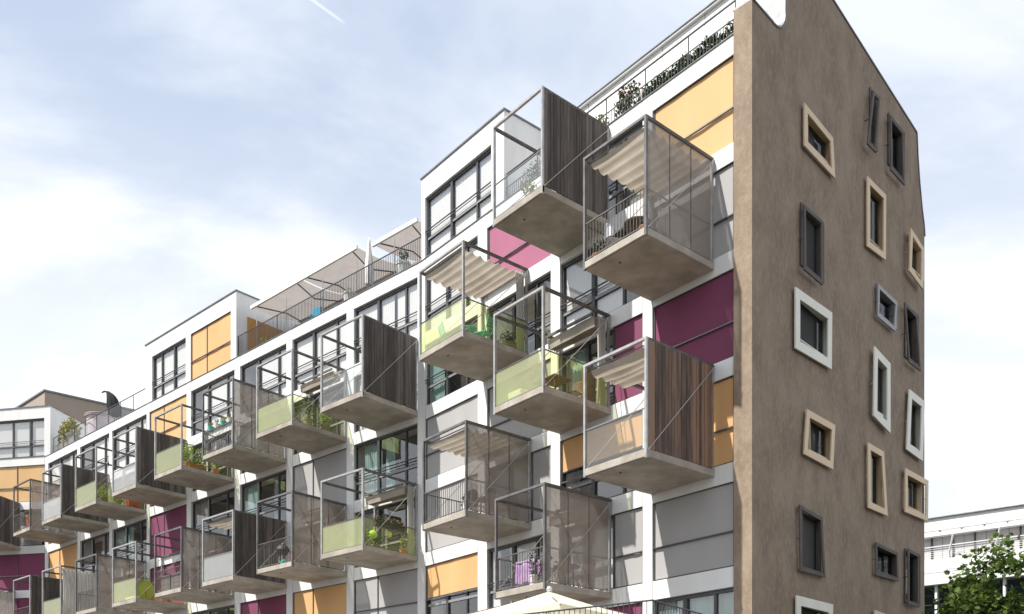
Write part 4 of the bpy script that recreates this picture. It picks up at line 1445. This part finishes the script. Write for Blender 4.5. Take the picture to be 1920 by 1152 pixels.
furled(FB.P(3.88, -0.55, PAR), 'white furled parasol standing on the roof terrace in front of the awnings', 'furl_white', 2.6, 0.17)
furled(FB.P(27.7, -0.6, PAR), 'dark furled parasol drooping like a hook above the far roof terrace', 'furl_dark', 2.95, 0.34, (0.5, 0), None, 1.25, 0.75)
t = chair(FB.P(7.94, -0.6, PAR + 0.0), RB + 0.3, 'bright blue canvas chair on the roof terrace under the awnings', 'blue', slat=False)
MB().bbox(-0.26, 0.26, -0.33, -0.27, 0.42, 1.05, 0.02).build('canvas_back', M['blue'], t)
pot_plant(FB.P(1.75, -0.6, PAR), 'white tub with a small plant beside the tall white roof box', 'pot_white', 0.3, 0.75, (0.25, 0.25, 0.35), 120, 'leaf_dark', 0.09)
pot_plant(FB.P(5.3, -0.6, PAR), 'white tub left of the white furled parasol on the roof terrace', 'pot_white', 0.28, 0.7, (0.12, 0.12, 0.14), 40, 'leaf_olive')
pot_plant(FB.P(11.6, -0.4, PAR), 'low plant with yellow blooms on the roof terrace beside the ochre blind', 'pot_brown', 0.15, 0.2, (0.35, 0.25, 0.25), 70, 'leaf_lime', 0.08, 'petal_yellow')
box_plant(FB.P(34.1, -0.6, PAR), RB, 'olive green bush in a dark planter at the far end of the roof terrace', 2.9, 0.6, 0.6, 'pot_brown', 900, 'leaf_olive', None, 1.0, 0.17, cat='planter')
t = thing('large_planter', 'big pale pink planter tub on the far roof terrace beside the olive bush', 'planter', FB.P(30.4, -1.0, PAR), RB)
MB().lathe([(0.001, 0), (0.75, 0), (0.85, 1.3), (0.95, 1.32), (0.95, 1.45), (0.8, 1.45), (0.75, 1.3), (0.001, 1.3)], 24).build('tub', M['pot_pink'], t)
MB().lathe([(0.955, 1.36), (0.97, 1.38), (0.97, 1.41), (0.955, 1.43)], 24).build('rim', M['pot_brown'], t)

# ------------------------------------------------------------------ raised cafe deck in front: railing and parasol
dk = thing('raised_deck', 'raised deck edged by a thin dark bar railing in front of the white facade', 'deck', (1.85, 12.05, 0))
# deck runs along local x (away to the left), built in world axes from its corner
mb = MB()
poly = [(1.83, 12.0), (-3.2, 15.7), (-3.4, 21.5), (4.6, 19.5), (3.9, 14.8)]
mb.prism([Vector((x, y, 2.42)) - Vector((1.85, 12.05, 0)) for x, y in poly], (0, 0, 0.18))
for x, y in ((1.8, 12.5), (-2.9, 16.0), (-3.1, 20.9), (4.2, 18.9)):
    mb.box(x - 1.85 - 0.1, x - 1.85 + 0.1, y - 12.05 - 0.1, y - 12.05 + 0.1, 0, 2.419)
mb.build('deck_slab', M['concrete'], dk)


def rail(p, q, z, h):
    mb = MB()
    p, q = Vector((p[0] - 1.85, p[1] - 12.05, z)), Vector((q[0] - 1.85, q[1] - 12.05, z))
    up = Vector((0, 0, h))
    mb.tube(p + up, q + up, 0.012)
    mb.tube(p + Vector((0, 0, 0.08)), q + Vector((0, 0, 0.08)), 0.008)
    n_ = int((q - p).length / 0.085)
    for i in range(n_ + 1):
        a = p.lerp(q, i / n_)
        mb.tube(a + Vector((0, 0, 0.08)), a + up, 0.006, 5)
    mb.build('railing', M['dark'], dk)


rail((1.835, 12.03), (-3.15, 15.68), 2.602, 1.01)
rail((1.84, 12.03), (3.87, 14.78), 2.602, 1.01)


def parasol(loc, label, h, half, m, rise):
    t = thing('garden_parasol', label, 'parasol', loc, R(47))
    mb = MB()
    cs = [(half, half), (-half, half), (-half, -half), (half, -half)]
    apex = Vector((0, 0, h))
    for i in range(4):
        a, b = Vector((*cs[i], h - rise)), Vector((*cs[(i + 1) % 4], h - rise))
        for w0, w1, v0, v1 in [(0, 1, 0, 1)]:
            k = 8
            def f(u, v, a=a, b=b):
                e = a.lerp(b, u)
                p = apex.lerp(e, v)
                return p + Vector((0, 0, -0.05 * math.sin(math.pi * v) - 0.03 * v * math.sin(math.pi * u)))
            mb.grid(f, 8, 8)
        mb.grid(lambda u, v, a=a, b=b: a.lerp(b, u) + Vector((0, 0, -0.03 * math.sin(math.pi * u) - 0.09 * v)), 8, 1)
    mb.build('canopy', M[m], t, smooth=True)
    MB().tube((0, 0, 0), (0, 0, h - 0.02), 0.03, 10).build('pole', M['valance'], t)
    MB().lathe([(0.001, 0.0), (0.045, 0.0), (0.06, 0.04), (0.045, 0.09), (0.001, 0.11)], 12, (0, 0, h - 0.005)).build('finial', M['silver'], t, smooth=True)
    rb = MB()
    for c in cs:
        rb.tube((0, 0, h - 0.06), (c[0], c[1], h - rise - 0.03), 0.012)
    rb.build('ribs', M['teak'], t)
    MB().lathe([(0.001, 0), (0.35, 0), (0.35, 0.08), (0.06, 0.12), (0.001, 0.12)], 16).build('base', M['concrete'], t)


parasol((0.69, 17.0, 2.602), 'cream square garden parasol opened on the raised deck', 2.0, 1.6, 'parasol', 0.58)

# ------------------------------------------------------------------ background buildings
FO = Facet(27.05, 60.0, 51.8)
ofc = thing('office_building', 'white office block with grey louvre blinds behind the leafy tree', 'building', FO.P(0, 0))
O0 = ofc.location.copy()


def opart(name, mb, m):
    return mb.build(name, M[m], ofc, (0, 0, 0), FO.rz)


mb = MB()
mb.box(-26, 14, -10, -0.5, 0, 15.5)
opart('office_core', mb, 'o_room')
mb = MB()
mb.box(-26, 14, -10, 0.18, 16.06, 16.85)
o = opart('roof_fascia', mb, 'o_white')
c = MB()
c.box(-26.1, 14.1, -10.1, 0.32, 16.852, 16.90)
c.build('roof_edge', M['steel'], o)
mb = MB()
mb.box(-26, 14, -0.3, 0.34, 15.66, 15.86)
mb.box(-26, 14, -0.3, 0.12, 15.862, 16.05)
opart('gutter', mb, 'o_white')
mb = MB()
for i in range(30):
    mb.box(-25.5 + i * 1.3, -25.42 + i * 1.3, 0.121, 0.2, 15.88, 15.98)
opart('gutter_bracket', mb, 'dark')
mb = MB()
mb.box(-26, 14, -0.5, 0.35, 12.55, 14.18)
o = opart('spandrel', mb, 'o_white')
c = MB()
c.box(-26, 14, 0.351, 0.356, 13.28, 13.31)
c.build('panel_joint', M['grey'], o)
mb = MB()
for i in range(5):
    mb.box(-26, 14, 0.3, 0.33, 14.3 + i * 0.13, 14.32 + i * 0.13)
mb.box(-26, 14, 0.28, 0.35, 14.95, 15.0)
opart('railing', mb, 'o_white')
for i in range(20):
    s = -18.0 + i * 1.28 - 0.17
    fr = MB()
    fr.box(0, 0.09, -0.3, -0.1, 14.18, 15.65)
    o = fr.build('window', M['dark'], ofc, FO.u * s, FO.rz)
    b = MB()
    b.box(0.091, 1.279, -0.3, -0.2, 14.185, 15.65)
    b.build('louvre_blind', M['o_blind'], o)
    c = MB()
    c.box(0.68, 0.70, -0.199, -0.19, 14.2, 15.65)
    c.build('blind_cord', M['dark'], o)
for i in range(20):
    s = -17.6 + i * 1.32 - 0.05
    fr = MB()
    fr.box(-0.07, 0.07, -0.3, 0.05, 5.0, 12.55)
    o = fr.build('window', M['o_white'], ofc, FO.u * s, FO.rz)
    b = MB()
    b.box(0.071, 1.249, -0.25, -0.24, 5.0, 12.548)
    b.build('pane', M['o_glass'], o)
    b = MB()
    for z in (11.3, 11.9, 9.3):
        b.box(0.071, 1.249, -0.239, -0.2, z, z + 0.05)
    b.build('glazing_bar', M['dark'], o)
for s in (-1.55, -4.2):
    t = MB()
    t.tube((0.12, 0.55, 14.55), (-0.2, 1.0, 15.55), 0.06, 10)
    o = t.build('facade_lamp', M['lamp'], ofc, FO.u * s, FO.rz)
    MB().tube((0.14, 0.3, 14.1), (0.12, 0.55, 14.56), 0.025).build('lamp_arm', M['dark'], o)

# taupe roof box on a house beyond the far end
tb = thing('background_house', 'taupe clad block rising behind the far end of the white apartments', 'building', (-39.5, 78, 0))


def tp(mb, name, m):
    return mb.build(name, M[m], tb)


z0b = 30.3
mb = MB()
poly = [(0, 0), (9.5, 7.5), (4.5, 16), (-9, 8)]
mb.prism([Vector((x, y, 0)) for x, y in poly], (0, 0, z0b + 2.0))
tp(mb, 'wall', 'zinc_box')
mb = MB()
poly = [(0, -0.12), (9.65, 7.5), (4.5, 16.2), (-9.2, 8)]
mb.prism([Vector((x, y, z0b + 2.002)) for x, y in poly], (0, 0, 0.14))
tp(mb, 'roof', 'coping')
mb = MB()
dv = Vector((9.5, 7.5, 0)).normalized()
pp = Vector((0, 0, 0)) + dv * 6.0
nn = Vector((dv.y, -dv.x, 0)) * 0.02
mb.prism([pp + nn + Vector((0, 0, 20)), pp + dv * 0.5 + nn + Vector((0, 0, 20)), pp + dv * 0.5 + nn + Vector((0, 0, z0b + 1.95)), pp + nn + Vector((0, 0, z0b + 1.95))], nn)
tp(mb, 'window', 'coping')


# ------------------------------------------------------------------ the leafy tree at the right
def tree(loc, label, h, crown, seed):
    r = random.Random(seed)
    t = thing('broadleaf_tree', label, 'tree', loc)
    tk = MB()
    top = Vector((0.15, 0.1, h * 0.9))
    pts = [Vector((0, 0, -0.05)), Vector((0.06, -0.04, h * 0.25)), Vector((-0.05, 0.06, h * 0.5)), Vector((0.1, 0.05, h * 0.7)), top]
    rad = [0.22, 0.17, 0.12, 0.07, 0.025]
    for i in range(4):
        tk.tube(pts[i], pts[i + 1], rad[i], 9, rad[i + 1])
    tk.build('trunk', M['bark'], t)
    br, tips = MB(), []
    for i in range(30):
        z = h * r.uniform(0.3, 0.86)
        a = r.random() * 6.283
        ln = crown * (1.08 - 0.55 * abs(z / h - 0.58) * 2) * r.uniform(0.65, 1.05)
        p = Vector((0.05, 0.03, z))
        q = p + Vector((math.cos(a) * ln, math.sin(a) * ln, ln * r.uniform(0.1, 0.55)))
        mid = p.lerp(q, 0.5) + Vector((0, 0, ln * 0.08))
        br.tube(p, mid, 0.055, 5, 0.035)
        br.tube(mid, q, 0.035, 5, 0.01)
        tips += [q, mid.lerp(q, 0.5), mid]
        for j in range(3):
            k = mid.lerp(q, r.uniform(0.1, 0.9))
            e = k + Vector((r.gauss(0, 1), r.gauss(0, 1), r.gauss(0.25, 0.6))).normalized() * ln * r.uniform(0.25, 0.5)
            br.tube(k, e, 0.018, 4, 0.005)
            tips += [e, k.lerp(e, 0.6)]
    br.build('limbs', M['bark'], t)
    lf = MB()
    for p in tips:
        for j in range(r.randint(28, 60)):
            v = Vector((r.gauss(0, 1), r.gauss(0, 1), r.gauss(0, 0.62))) * 0.30
            q = p + v
            n = Vector((r.gauss(0, 0.6), r.gauss(0, 0.6), r.gauss(0.7, 0.45))).normalized()
            a = n.orthogonal().normalized()
            a.rotate(Matrix.Rotation(r.random() * 6.28, 3, n))
            b = n.cross(a)
            s = r.uniform(0.06, 0.12)
            # a lobed leaf: five points and a notch at the stalk
            pts5 = [(-0.9, 0), (-0.35, 0.75), (0.1, 0.45), (0.35, 0.95), (0.6, 0.35), (1.2, 0), (0.6, -0.35), (0.35, -0.95), (0.1, -0.45), (-0.35, -0.75)]
            lf.add([q + a * (x * s) + b * (y * s) + n * (0.25 * s * abs(y)) for x, y in pts5], [tuple(range(10))])
    lf.build('crown', M['leaf'], t)
    return t


tree((15.15, 26.0, 0), 'leafy green tree in front of the white office block', 7.7, 2.7, 5)
